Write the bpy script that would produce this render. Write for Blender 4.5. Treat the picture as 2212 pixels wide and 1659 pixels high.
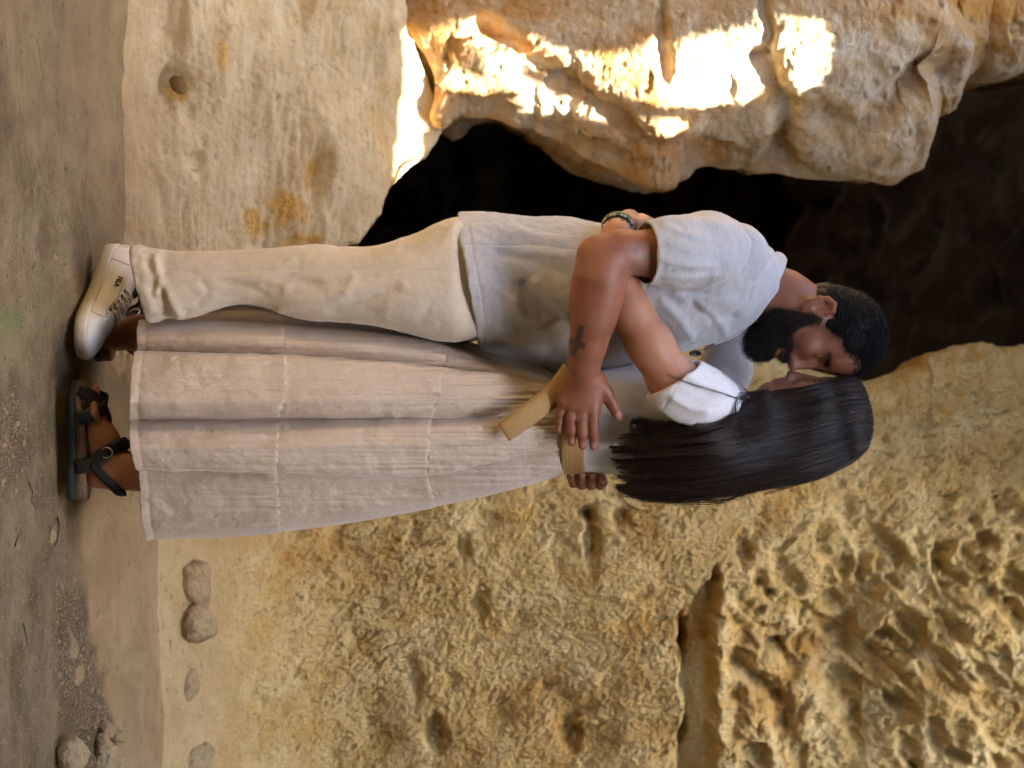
import bpy, math, random
import numpy as np
from mathutils import Vector, Matrix
random.seed(3); np.random.seed(3)
scene = bpy.context.scene
for o in list(bpy.data.objects): bpy.data.objects.remove(o)

# ---------------------------------------------------------------- camera, light, exposure
# The photograph is a portrait shot stored on its side: world up (+Z) points to the right of the frame.
D = 4.0                      # metres from the camera to the couple
CZ = 0.956                   # camera height
cd = bpy.data.cameras.new('camera'); cam = bpy.data.objects.new('camera', cd)
scene.collection.objects.link(cam); scene.camera = cam
cam.matrix_world = Matrix(((0, -1, 0, 0), (0, 0, -1, -D), (1, 0, 0, CZ), (0, 0, 0, 1)))
cd.sensor_width = 36; cd.lens = 36 * D / 2.212
cd.clip_start = 0.1; cd.clip_end = 500
cd.dof.use_dof = True; cd.dof.focus_distance = D - 0.12; cd.dof.aperture_fstop = 3.5

SUN_DIR = Vector((-0.33, 0.30, -0.895)).normalized()       # the way the sunlight travels
world = bpy.data.worlds.new('World'); scene.world = world; world.use_nodes = True
wn = world.node_tree.nodes; wl = world.node_tree.links; wn.clear()
sky = wn.new('ShaderNodeTexSky'); sky.sky_type = 'NISHITA'; sky.sun_disc = False
sky.sun_elevation = math.asin(-SUN_DIR.z)
sky.sun_rotation = math.atan2(-SUN_DIR.x, -SUN_DIR.y)
sky.air_density = 1.0; sky.dust_density = 2.0; sky.ozone_density = 1.0
bg = wn.new('ShaderNodeBackground'); bg.inputs['Strength'].default_value = 0.15
wo = wn.new('ShaderNodeOutputWorld')
wl.new(sky.outputs[0], bg.inputs[0]); wl.new(bg.outputs[0], wo.inputs[0])
sl = bpy.data.lights.new('sun', 'SUN'); sl.energy = 5.0; sl.angle = math.radians(0.5); sl.color = (1.0, 0.93, 0.82)
sun = bpy.data.objects.new('sun', sl); scene.collection.objects.link(sun)
sun.rotation_euler = SUN_DIR.to_track_quat('-Z', 'Y').to_euler(); sun.location = (3, -3, 8)
vs = scene.view_settings
scene.display_settings.display_device = 'sRGB'
vs.view_transform = 'Standard'; vs.look = 'None'; vs.gamma = 1.0; vs.use_curve_mapping = False
vs.exposure = 4.3
try:
    vs.use_white_balance = True; vs.white_balance_temperature = 6700; vs.white_balance_tint = 10
except Exception: pass
scene.render.engine = 'CYCLES'
scene.cycles.max_bounces = 8; scene.cycles.diffuse_bounces = 6; scene.cycles.glossy_bounces = 3
scene.cycles.transmission_bounces = 3; scene.cycles.use_denoising = True
scene.cycles.caustics_reflective = False; scene.cycles.caustics_refractive = False
scene.cycles.sample_clamp_indirect = 6.0

# ---------------------------------------------------------------- geometry helpers
def P(px, py, Y=0.0):
    """world point at depth Y that lies at (px, py) of the 2212 x 1659 view of the photograph; 1 px = 1 mm at Y = 0"""
    s = (D + Y) / D
    return ((py - 829.5) * 0.001 * s, Y, CZ + (px - 1106) * 0.001 * s)
def Pn(px, py, Y):
    px, py, Y = np.broadcast_arrays(np.asarray(px, float), np.asarray(py, float), np.asarray(Y, float))
    s = (D + Y) / D
    return np.stack([(py - 829.5) * 0.001 * s, Y, CZ + (px - 1106) * 0.001 * s], -1)
def ip(x, xs, ys): return np.interp(x, xs, ys)
def cs(x, xs, ys):
    """smooth (Catmull-Rom like) interpolation through control points"""
    xs = np.asarray(xs, float); ys = np.asarray(ys, float)
    m = np.gradient(ys, xs)
    x = np.clip(x, xs[0], xs[-1]); i = np.clip(np.searchsorted(xs, x, side='right') - 1, 0, len(xs) - 2)
    h = xs[i + 1] - xs[i]; t = (x - xs[i]) / h
    return ((2*t**3 - 3*t**2 + 1) * ys[i] + (t**3 - 2*t**2 + t) * h * m[i] + (-2*t**3 + 3*t**2) * ys[i + 1] + (t**3 - t**2) * h * m[i + 1])
def sstep(a, b, x):
    t = np.clip((x - a) / (b - a), 0, 1); return t * t * (3 - 2 * t)
def _hash(ix, iy, iz, seed):
    h = (ix * 374761393 + iy * 668265263 + iz * 2147483647 + seed * 974634777) & 0xFFFFFFFF
    h = ((h ^ (h >> 13)) * 1274126177) & 0xFFFFFFFF
    h = ((h ^ (h >> 16)) * 2246822519) & 0xFFFFFFFF
    return h ^ (h >> 15)
def noise3(p, seed=0):
    """gradient noise, about -1..1, on an (N,3) array"""
    p = np.asarray(p, float); i = np.floor(p).astype(np.int64); f = p - i
    u = f * f * f * (f * (f * 6 - 15) + 10); out = np.zeros(p.shape[:-1])
    for dx in (0, 1):
        wx = u[..., 0] if dx else 1 - u[..., 0]
        for dy in (0, 1):
            wy = u[..., 1] if dy else 1 - u[..., 1]
            for dz in (0, 1):
                wz = u[..., 2] if dz else 1 - u[..., 2]
                h = _hash(i[..., 0] + dx, i[..., 1] + dy, i[..., 2] + dz, seed)
                gx = (h & 1023) / 511.5 - 1; gy = ((h >> 10) & 1023) / 511.5 - 1; gz = ((h >> 20) & 1023) / 511.5 - 1
                out += wx * wy * wz * (gx * (f[..., 0] - dx) + gy * (f[..., 1] - dy) + gz * (f[..., 2] - dz))
    return out * 1.25
def fbm(p, octaves=4, seed=0, gain=0.5, lac=2.03):
    a = 1.0; s = 0; q = np.asarray(p, float)
    for k in range(octaves):
        s = s + a * noise3(q, seed + k * 17); a *= gain; q = q * lac + 3.7
    return s
def worley(p, seed=0):
    """distance to the nearest feature point"""
    i = np.floor(p).astype(np.int64); best = np.full(p.shape[:-1], 9.0)
    for dx in (-1, 0, 1):
        for dy in (-1, 0, 1):
            for dz in (-1, 0, 1):
                c = i + np.array([dx, dy, dz]); h = _hash(c[..., 0], c[..., 1], c[..., 2], seed)
                q = np.stack([(h & 1023) / 1023., ((h >> 10) & 1023) / 1023., ((h >> 20) & 1023) / 1023.], -1) + c
                best = np.minimum(best, ((q - p) ** 2).sum(-1))
    return np.sqrt(best)

def mesh_obj(name, verts, faces, mat=None, parent=None, smooth=True, attrs=None):
    me = bpy.data.meshes.new(name)
    verts = np.asarray(verts, np.float32).reshape(-1, 3)
    if isinstance(faces, np.ndarray):
        n, k = faces.shape
        me.vertices.add(len(verts)); me.vertices.foreach_set('co', verts.ravel())
        me.loops.add(n * k); me.loops.foreach_set('vertex_index', faces.astype(np.int32).ravel())
        me.polygons.add(n); me.polygons.foreach_set('loop_start', np.arange(0, n * k, k, dtype=np.int32))
        me.polygons.foreach_set('loop_total', np.full(n, k, np.int32)); me.update(calc_edges=True)
    else:
        me.from_pydata([tuple(v) for v in verts.tolist()], [], faces); me.update()
    if attrs:
        for an, av in attrs.items():
            a = me.attributes.new(an, 'FLOAT', 'POINT'); a.data.foreach_set('value', np.asarray(av, np.float32))
    if smooth: me.polygons.foreach_set('use_smooth', np.ones(len(me.polygons), bool))
    if mat: me.materials.append(mat)
    o = bpy.data.objects.new(name, me); scene.collection.objects.link(o)
    if parent: o.parent = parent
    return o
def grid_faces(nu, nv, wrap_v=False, flip=False):
    iu = np.arange(nu - 1)[:, None]; iv = np.arange(nv if wrap_v else nv - 1)[None, :]; jv = (iv + 1) % nv
    a = iu * nv + iv; b = iu * nv + jv; c = (iu + 1) * nv + jv; d = (iu + 1) * nv + iv
    f = np.stack([a, b, c, d], -1).reshape(-1, 4)
    return f[:, ::-1].copy() if flip else f
def grid_normals(p):
    du = np.gradient(p, axis=0); dv = np.gradient(p, axis=1)
    n = np.cross(du, dv); n /= np.linalg.norm(n, axis=-1, keepdims=True) + 1e-9
    return n
def empty(name, loc, label=None, cat=None, group=None):
    e = bpy.data.objects.new(name, None); scene.collection.objects.link(e); e.location = loc
    tag(e, label, cat, group); return e
def tag(o, label=None, cat=None, group=None, kind=None):
    if label: o['label'] = label
    if cat: o['category'] = cat
    if group: o['group'] = group
    if kind: o['kind'] = kind
    return o
def put_under(o, parent):
    """parent o (built in world space) under an empty that stands at its base"""
    bpy.context.view_layer.update()
    o.parent = parent; o.matrix_parent_inverse = parent.matrix_world.inverted()
    return o

# ---- tubes swept along a path (numpy)
def tube(path, rad, n=8, caps=True, flat=None):
    path = np.asarray(path, float); m = len(path); rad = np.broadcast_to(np.asarray(rad, float), (m,))
    t = np.gradient(path, axis=0); t /= np.linalg.norm(t, axis=1, keepdims=True) + 1e-9
    up = np.array([0.13, 0.9, 0.21]); v = []
    for i in range(m):
        a = np.cross(t[i], up); a /= np.linalg.norm(a) + 1e-9; b = np.cross(t[i], a); up = -b if np.dot(-b, up) > 0 else b
        ang = np.arange(n) * 2 * math.pi / n
        fa, fb = (1, 1) if flat is None else flat
        v.append(path[i] + rad[i] * (np.cos(ang)[:, None] * a * fa + np.sin(ang)[:, None] * b * fb))
    v = np.concatenate(v); f = grid_faces(m, n, wrap_v=True).tolist()
    if caps:
        f.append(list(range(n))[::-1]); f.append(list(range((m - 1) * n, m * n)))
    return v, f
class MB:
    """collects pieces of ONE object"""
    def __init__(s): s.v = []; s.f = []; s.n = 0
    def add(s, v, f):
        v = np.asarray(v, float)
        f = f.tolist() if isinstance(f, np.ndarray) else f
        s.v.append(v); s.f += [[i + s.n for i in q] for q in f]; s.n += len(v); return s
    def build(s, name, mat, parent=None, smooth=True):
        return mesh_obj(name, np.concatenate(s.v), s.f, mat, parent, smooth)

# ---- signed distance fields meshed with surface nets: one continuous skin for bodies and clothes
class Field:
    def __init__(s, lo, hi, h):
        s.lo = np.array(lo, float); s.h = h
        s.n = np.ceil((np.array(hi) - s.lo) / h).astype(int) + 1
        s.d = np.full(s.n, 1.0, np.float32)
    def _box(s, lo, hi, pad):
        a = np.clip(((np.asarray(lo) - pad - s.lo) / s.h).astype(int), 0, s.n - 1)
        b = np.clip(((np.asarray(hi) + pad - s.lo) / s.h).astype(int) + 2, 1, s.n)
        sl_ = tuple(slice(a[k], b[k]) for k in range(3))
        g = [(s.lo[k] + s.h * np.arange(a[k], b[k])).astype(np.float32) for k in range(3)]
        return sl_, np.meshgrid(*g, indexing='ij', sparse=True)
    def op(s, sl_, d, k, mode):
        e = s.d[sl_]
        if mode == 'add':
            if k <= 0: s.d[sl_] = np.minimum(e, d)
            else:
                hh = np.maximum(k - np.abs(e - d), 0) / k; s.d[sl_] = np.minimum(e, d) - hh * hh * k * 0.25
        elif mode == 'cut':
            if k <= 0: s.d[sl_] = np.maximum(e, -d)
            else:
                hh = np.maximum(k - np.abs(e + d), 0) / k; s.d[sl_] = np.maximum(e, -d) + hh * hh * k * 0.25
    def cone(s, a, b, ra, rb, k=0.0, mode='add', sq=None):
        """round cone from a to b; sq = (axis vector, factor) flattens it along an axis"""
        a = np.array(a, float); b = np.array(b, float); r = max(ra, rb); pad = r + k + 3 * s.h
        sl_, (X, Y, Z) = s._box(np.minimum(a, b), np.maximum(a, b), pad)
        ba = b - a; l2 = max(ba @ ba, 1e-12)
        px, py, pz = X - a[0], Y - a[1], Z - a[2]
        if sq is not None:
            ax = np.array(sq[0], float); ax /= np.linalg.norm(ax); w = (1 / sq[1] - 1)
            t = np.clip((px * ba[0] + py * ba[1] + pz * ba[2]) / l2, 0, 1)
            qx, qy, qz = px - t * ba[0], py - t * ba[1], pz - t * ba[2]
            q = qx * ax[0] + qy * ax[1] + qz * ax[2]
            d = np.sqrt((qx + w * q * ax[0]) ** 2 + (qy + w * q * ax[1]) ** 2 + (qz + w * q * ax[2]) ** 2) - (ra + t * (rb - ra))
        else:
            t = np.clip((px * ba[0] + py * ba[1] + pz * ba[2]) / l2, 0, 1)
            d = np.sqrt((px - t * ba[0]) ** 2 + (py - t * ba[1]) ** 2 + (pz - t * ba[2]) ** 2) - (ra + t * (rb - ra))
        s.op(sl_, d.astype(np.float32), k, mode)
    def chain(s, pts, k=0.012, mode='add', sq=None):
        """pts: list of (px, py, Y, radius in mm)"""
        for (a, b) in zip(pts[:-1], pts[1:]):
            s.cone(P(*a[:3]), P(*b[:3]), a[3] * .001, b[3] * .001, k, mode, sq)
    def ell(s, c, r, R=None, k=0.0, mode='add'):
        """ellipsoid; R = 3x3 matrix whose rows are its axes"""
        c = np.array(c, float); r = np.array(r, float); R = np.eye(3) if R is None else np.asarray(R, float)
        ext = np.sqrt(((R.T * r) ** 2).sum(1)); pad = k + 3 * s.h
        sl_, (X, Y, Z) = s._box(c - ext, c + ext, pad)
        x, y, z = X - c[0], Y - c[1], Z - c[2]
        q = [(R[i, 0] * x + R[i, 1] * y + R[i, 2] * z) for i in range(3)]
        k0 = np.sqrt((q[0] / r[0]) ** 2 + (q[1] / r[1]) ** 2 + (q[2] / r[2]) ** 2) + 1e-6
        k1 = np.sqrt((q[0] / r[0] ** 2) ** 2 + (q[1] / r[1] ** 2) ** 2 + (q[2] / r[2] ** 2) ** 2) + 1e-6
        s.op(sl_, (k0 * (k0 - 1) / k1).astype(np.float32), k, mode)
    def func(s, lo, hi, fn, k=0.0, mode='add', pad=0.0):
        sl_, (X, Y, Z) = s._box(lo, hi, pad)
        s.op(sl_, np.asarray(fn(X, Y, Z), np.float32) + np.zeros(s.d[sl_].shape, np.float32), k, mode)
    def blur(s, it=1):
        for _ in range(it):
            for ax in range(3):
                d = s.d; a = np.roll(d, 1, ax); b = np.roll(d, -1, ax); s.d = (a + 2 * d + b) * 0.25
    def mesh(s):
        d = s.d; n = s.n
        for ax in range(3):      # keep the surface off the border
            for e in (0, -1):
                idx = [slice(None)] * 3; idx[ax] = e; d[tuple(idx)] = np.maximum(d[tuple(idx)], s.h * .5)
        ins = d < 0
        c = np.zeros(n - 1, np.uint8)
        for dx in (0, 1):
            for dy in (0, 1):
                for dz in (0, 1):
                    c += ins[dx:n[0] - 1 + dx, dy:n[1] - 1 + dy, dz:n[2] - 1 + dz]
        act = np.argwhere((c > 0) & (c < 8))
        idm = np.full(n - 1, -1, np.int32); idm[tuple(act.T)] = np.arange(len(act))
        acc = np.zeros((len(act), 3)); cnt = np.zeros(len(act))
        corner = [(x, y, z) for x in (0, 1) for y in (0, 1) for z in (0, 1)]
        val = {q: d[act[:, 0] + q[0], act[:, 1] + q[1], act[:, 2] + q[2]].astype(float) for q in corner}
        for q in corner:
            for ax in range(3):
                if q[ax] == 0:
                    r = list(q); r[ax] = 1; r = tuple(r); a, b = val[q], val[r]
                    m = (a < 0) != (b < 0); t = np.where(m, a / np.where(m, a - b, 1), 0)
                    p = np.array(q, float)[None, :] + 0.0 * acc; p[:, ax] = t
                    acc += p * m[:, None]; cnt += m
        v = s.lo + s.h * (act + acc / cnt[:, None])
        faces = []
        for ax in range(3):
            o1, o2 = [(1, 2), (2, 0), (0, 1)][ax]
            sa = [slice(0, -1) if k == ax else slice(None) for k in range(3)]
            sb = [slice(1, None) if k == ax else slice(None) for k in range(3)]
            A = ins[tuple(sa)]; B = ins[tuple(sb)]
            e = np.argwhere(A != B); ok = (e[:, o1] > 0) & (e[:, o2] > 0) & (e[:, o1] < n[o1] - 1) & (e[:, o2] < n[o2] - 1); e = e[ok]
            sgn = A[tuple(e.T)]
            q = []
            for (a1, a2) in ((-1, -1), (0, -1), (0, 0), (-1, 0)):
                w = e.copy(); w[:, o1] += a1; w[:, o2] += a2; q.append(idm[tuple(w.T)])
            q = np.stack(q, 1); q[~sgn] = q[~sgn][:, ::-1]
            faces.append(q)
        f = np.concatenate(faces); f = f[(f >= 0).all(1)]
        return v, f
def vnormals(v, f):
    n = np.zeros_like(v); a = v[f[:, 0]]; b = v[f[:, 1]]; c = v[f[:, 2]]; d_ = v[f[:, 3]]
    fn = np.cross(c - a, d_ - b)
    for k in range(4):
        for ax in range(3): n[:, ax] += np.bincount(f[:, k], fn[:, ax], len(v))
    return n / (np.linalg.norm(n, axis=1, keepdims=True) + 1e-12)
def vsmooth(v, f, it=1, lam=0.5):
    for _ in range(it):
        acc = np.zeros_like(v); cnt = np.zeros(len(v))
        for (i, j) in ((0, 1), (1, 2), (2, 3), (3, 0)):
            for (a, b) in ((i, j), (j, i)):
                cnt += np.bincount(f[:, a], None, len(v))
                for ax in range(3): acc[:, ax] += np.bincount(f[:, a], v[f[:, b], ax], len(v))
        v = v + lam * (acc / cnt[:, None] - v)
    return v
def scr(v):
    """world -> photograph coordinates of points (used while modelling folds, seams and prints on surfaces)"""
    s = D / (D + v[:, 1]); return 1106 + (v[:, 2] - CZ) * s * 1000, 829.5 + v[:, 0] * s * 1000
def seg_dist(px, py, pts):
    """distance in mm from points to a polyline drawn over a surface, and the parameter along it"""
    best = np.full(px.shape, 1e9); tt = np.zeros(px.shape); side = np.zeros(px.shape); m = len(pts) - 1
    for i in range(m):
        ax, ay = pts[i]; bx, by = pts[i + 1]; dx, dy = bx - ax, by - ay; l2 = dx * dx + dy * dy
        t = np.clip(((px - ax) * dx + (py - ay) * dy) / l2, 0, 1)
        ex, ey = px - ax - t * dx, py - ay - t * dy; q = np.hypot(ex, ey); w = q < best
        best = np.where(w, q, best); tt = np.where(w, (i + t) / m, tt); side = np.where(w, np.sign(dx * ey - dy * ex), side)
    return best, tt, side

# ---------------------------------------------------------------- materials
def new_mat(name):
    m = bpy.data.materials.new(name); m.use_nodes = True; nt = m.node_tree
    b = nt.nodes['Principled BSDF']; return m, nt, b
def N(nt, typ, **kw):
    n = nt.nodes.new(typ)
    for k, v in kw.items():
        if k.startswith('i_'):
            key = k[2:]; key = int(key) if key.isdigit() else key.replace('_', ' ')
            n.inputs[key].default_value = v
        else: setattr(n, k, v)
    return n
def mixc(nt, fac, a, b, mode='MIX'):
    n = nt.nodes.new('ShaderNodeMix'); n.data_type = 'RGBA'; n.blend_type = mode
    for s_, v in ((0, fac), (6, a), (7, b)):
        if isinstance(v, (int, float)): n.inputs[s_].default_value = v
        elif isinstance(v, tuple): n.inputs[s_].default_value = v if len(v) == 4 else (*v, 1)
        else: nt.links.new(v, n.inputs[s_])
    return n.outputs[2]
def ramp(nt, src, stops):
    n = nt.nodes.new('ShaderNodeValToRGB'); el = n.color_ramp.elements
    while len(el) > 1: el.remove(el[-1])
    for i, (p, c) in enumerate(stops):
        e = el[0] if i == 0 else el.new(p)
        e.position = p; e.color = (c, c, c, 1) if isinstance(c, (int, float)) else (*c, 1)
    nt.links.new(src, n.inputs[0]); return n.outputs[0]
def tex(nt, scale, detail=6, rough=0.55, stretch=None, typ='noise', dist=0.0, loc=(0, 0, 0)):
    tc = nt.nodes.new('ShaderNodeTexCoord'); mp = nt.nodes.new('ShaderNodeMapping')
    nt.links.new(tc.outputs['Object'], mp.inputs[0]); mp.inputs['Location'].default_value = loc
    if stretch: mp.inputs['Scale'].default_value = stretch
    if typ == 'noise':
        n = nt.nodes.new('ShaderNodeTexNoise'); n.inputs['Detail'].default_value = detail
        n.inputs['Roughness'].default_value = rough; n.inputs['Distortion'].default_value = dist; out = n.outputs['Fac']
    elif typ == 'voronoi':
        n = nt.nodes.new('ShaderNodeTexVoronoi'); out = n.outputs['Distance']
    elif typ == 'wave':
        n = nt.nodes.new('ShaderNodeTexWave'); n.inputs['Distortion'].default_value = dist; out = n.outputs['Fac']
    n.inputs['Scale'].default_value = scale; nt.links.new(mp.outputs[0], n.inputs['Vector']); return out
def bump(nt, b, h, strength=0.3, dist=0.01, prev=None):
    n = nt.nodes.new('ShaderNodeBump'); n.inputs['Strength'].default_value = strength; n.inputs['Distance'].default_value = dist
    nt.links.new(h, n.inputs['Height'])
    if prev is not None: nt.links.new(prev, n.inputs['Normal'])
    nt.links.new(n.outputs[0], b.inputs['Normal']); return n.outputs[0]
# ---------------------------------------------------------------- limestone
def rock_mat(name, base, pale, ochre, dark, och=(0.5, 0.7), pit=0.5, grey=None, bs=0.8, pitscale=55, grain=260, scale=1.0, ochscale=1.6, foot=None):
    m, nt, b = new_mat(name)
    big = tex(nt, 2.2 * scale, 5, 0.6); med = tex(nt, 9 * scale, 8, 0.65, dist=0.4); fine = tex(nt, grain * scale, 4, 0.7)
    och_t = tex(nt, ochscale * scale, 9, 0.68, dist=0.6, loc=(3.1, 1.2, 0.4)); pits = tex(nt, pitscale * scale, 5, 0.75, loc=(1, 5, 2))
    c = mixc(nt, ramp(nt, med, [(0.35, 0.0), (0.65, 1.0)]), base, pale)
    c = mixc(nt, ramp(nt, och_t, [(och[0], 0.0), (och[1], 0.9)]), c, ochre)
    if grey: c = mixc(nt, ramp(nt, tex(nt, 3.1 * scale, 8, 0.7, loc=(7, 2, 9)), [(0.5, 0.0), (0.68, 0.75)]), c, grey)
    c = mixc(nt, ramp(nt, pits, [(0.30, pit), (0.43, 0.0)]), c, dark)
    c = mixc(nt, 0.35, c, ramp(nt, fine, [(0.3, 0.35), (0.7, 0.85)]), 'MULTIPLY')
    if foot:      # foot colours: worn rock on wall and floor, browned and shaded slope base
        at = nt.nodes.new('ShaderNodeAttribute'); at.attribute_name = 'foot_tone'
        st_ = tex(nt, 7, 8, 0.6, stretch=(1, 1, 2.6), dist=.6); cf = mixc(nt, ramp(nt, st_, [(0.35, 0), (0.65, 1)]), foot[0], foot[1])
        cf = mixc(nt, ramp(nt, tex(nt, 30, 6, 0.7, stretch=(1, 1, 2)), [(0.30, .7), (0.42, 0)]), cf, foot[2]); c = mixc(nt, at.outputs['Fac'], c, cf)
        if len(foot) > 3:
            for an, cc_, fc in (('dirt', foot[3], .8), ('moss', (0.12, 0.15, 0.06), .55)):
                a2 = nt.nodes.new('ShaderNodeAttribute'); a2.attribute_name = an; m2 = nt.nodes.new('ShaderNodeMath'); m2.operation = 'MULTIPLY'; m2.inputs[1].default_value = fc
                nt.links.new(a2.outputs['Fac'], m2.inputs[0]); c = mixc(nt, m2.outputs[0], c, mixc(nt, ramp(nt, tex(nt, 150, 5, .7), [(.35, 0), (.65, 1)]), cc_, tuple(x * 2.2 for x in cc_)))
    nt.links.new(c, b.inputs['Base Color']); b.inputs['Roughness'].default_value = 0.92; b.inputs['Specular IOR Level'].default_value = 0.15
    n1 = bump(nt, b, pits, bs, 0.02); n2 = bump(nt, b, tex(nt, pitscale * 2.7, 6, 0.75, loc=(4, 4, 1)), bs * .9, 0.010, n1); bump(nt, b, fine, bs * 0.6, 0.004, n2)
    return m
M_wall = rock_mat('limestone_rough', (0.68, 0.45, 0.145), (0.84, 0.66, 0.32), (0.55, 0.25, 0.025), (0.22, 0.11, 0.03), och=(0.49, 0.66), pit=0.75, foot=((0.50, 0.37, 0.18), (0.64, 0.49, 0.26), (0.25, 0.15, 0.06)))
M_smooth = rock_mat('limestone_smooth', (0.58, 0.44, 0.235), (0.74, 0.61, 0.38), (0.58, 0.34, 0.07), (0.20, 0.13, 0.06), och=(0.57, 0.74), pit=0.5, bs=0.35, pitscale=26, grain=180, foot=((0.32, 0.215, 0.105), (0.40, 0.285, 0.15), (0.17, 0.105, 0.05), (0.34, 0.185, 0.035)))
M_arch = rock_mat('limestone_arch', (0.56, 0.40, 0.20), (0.74, 0.65, 0.50), (0.50, 0.235, 0.04), (0.20, 0.10, 0.03), och=(0.45, 0.58), pit=0.75, bs=0.6, pitscale=34)
M_shaded = rock_mat('limestone_shaded', (0.055, 0.034, 0.018), (0.085, 0.052, 0.028), (0.08, 0.038, 0.012), (0.03, 0.02, 0.01))  # limestone with the chamber's darkness put into its colour
M_roof = rock_mat('limestone_roof', (0.34, 0.245, 0.13), (0.42, 0.315, 0.18), (0.30, 0.17, 0.05), (0.2, 0.12, 0.05))
M_ground = rock_mat('ground_earth', (0.31, 0.235, 0.135), (0.43, 0.34, 0.21), (0.30, 0.20, 0.10), (0.10, 0.07, 0.045), och=(0.55, 0.75), pit=0.75, grey=(0.12, 0.09, 0.055), bs=1.2, pitscale=38, grain=320, ochscale=3, foot=((0.44, 0.32, 0.165), (0.55, 0.41, 0.225), (0.20, 0.13, 0.06), (0.11, 0.08, 0.05)))

def displace(p, layers, face=None):
    """p: (nu,nv,3) grid; moves points along the surface normal by sums of noises"""
    n = grid_normals(p)
    if face is not None:
        s_ = np.sign((n * np.array(face)).sum(-1)); n = n * np.where(s_ == 0, 1, s_)[..., None]
    return n

# ---- ground: one sheet, fine in view, coarse out to the horizon
def gh(x, y):
    """height of the ground"""
    q = np.stack([x * 1.7, y * 1.7, 0 * x], -1)
    h = 0.022 * noise3(q, 5) + 0.012 * noise3(q * 2.6, 6)
    h = h + 0.02 * sstep(-0.1, 0.3, y) * sstep(0.4, -0.5, x) - 0.008
    y2 = y + .05 * noise3(np.stack([x * 5, y * 5, 0 * x], -1), 7); y2 = y2 + .10 * noise3(np.stack([x * 2.7, y * 2.7, 0 * x + 3], -1), 17) * sstep(.1, -.3, x); h = h + (.22 + .78 * sstep(-.15, .1, x)) * .9 * np.clip(y2 - .12, 0, .32) ** 2
    return h
def flat_pads(x, y, h):
    for (cx, cy, rx, ry, hz) in ((-0.19, 0.03, 0.19, 0.12, 0.034), (0.11, -0.10, 0.17, 0.09, 0.0), (-0.14, 0.26, 0.20, 0.12, 0.018)):
        w = np.exp(-(((x - cx) / rx) ** 2 + ((y - cy) / ry) ** 2) ** 2); h = h * (1 - w) + hz * w
    return h
def spaced(lo, hi, step, far, n):
    core = np.arange(lo, hi, step); g = np.geomspace(step, far, n)
    return np.concatenate([(lo - g)[::-1], core, hi + g])
gx = spaced(-1.15, 1.15, 0.0045, 60, 40); gy = spaced(-0.66, 0.75, 0.0045, 60, 40)
GX, GY = np.meshgrid(gx, gy, indexing='ij')
H = gh(GX, GY)
q = np.stack([GX, GY, 0 * GX], -1)
H += np.where(np.hypot(GX, GY) > 8, 0.0, 1) * 0.0
rough = sstep(0.05, 0.35, fbm(q * 2.3, 3, 41)) * sstep(0.95, 0.2, np.abs(GY - 0.0)) * sstep(-0.2, 0.25, GX + 0.5 * (-0.2 - GY))
H += 0.0055 * fbm(q * 9, 4, 8) + (0.0012 + 0.006 * rough) * fbm(q * 55, 3, 9)
H += 0.10 * np.maximum(0, np.hypot(GX, GY) - 3) * 0.02 * (1 + noise3(q * 0.2, 3))
H = flat_pads(GX, GY, H)
gp_, gq_ = scr(np.stack([GX, GY, H], -1).reshape(-1, 3)); wob = 26 * fbm(np.stack([gq_ / 110, gp_ / 40, 0 * gp_], -1), 4, 45)
near_ = (np.abs(GX.ravel()) < 1.6) & (GY.ravel() > -1.2)
line_ = np.interp(gq_, [700, 900, 1100, 1400, 1659], [215, 205, 165, 185, 235])
pale_ = sstep(-18, 22, gp_ - line_ + wob) * near_ * sstep(780, 900, gq_)
pale_ = np.maximum(pale_, .9 * sstep(120, 300, gp_ + 2.2 * wob) * near_ * sstep(900, 780, gq_))
dirt_ = sstep(30, 4, np.abs(gp_ - (168 + (gq_ - 1450) * .14)) - (12 + np.maximum(gq_ - 1280, 0) * .10) + .9 * wob) * sstep(1180, 1330, gq_) * near_
dirt_ = np.maximum(dirt_, sstep(1.15, .6, np.hypot((gp_ - 15) / 55, (gq_ - 950) / 150) + wob / 50) * near_)
dirt_ = np.maximum(dirt_, .8 * sstep(1.1, .5, np.hypot((gp_ - 95) / 22, (gq_ - 520) / 50) + wob / 50) * near_)
moss_ = sstep(1.2, .3, np.hypot((gp_ - 22) / 42, (gq_ - 690) / 52) + wob / 30) * near_
H = H + (.004 * dirt_ * fbm(np.stack([gq_ / 6, gp_ / 6, 0 * gp_], -1), 2, 46)).reshape(H.shape)
ground = mesh_obj('ground', np.stack([GX, GY, H], -1).reshape(-1, 3), grid_faces(len(gx), len(gy)), M_ground, attrs=dict(foot_tone=pale_, dirt=dirt_, moss=moss_))
tag(ground, 'uneven grey-brown earth and worn rock floor of the cave under the couple', kind='structure')
def ground_z(x, y):
    x = np.atleast_1d(np.asarray(x, float)); y = np.atleast_1d(np.asarray(y, float))
    return float(flat_pads(x, y, gh(x, y))[0])

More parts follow.
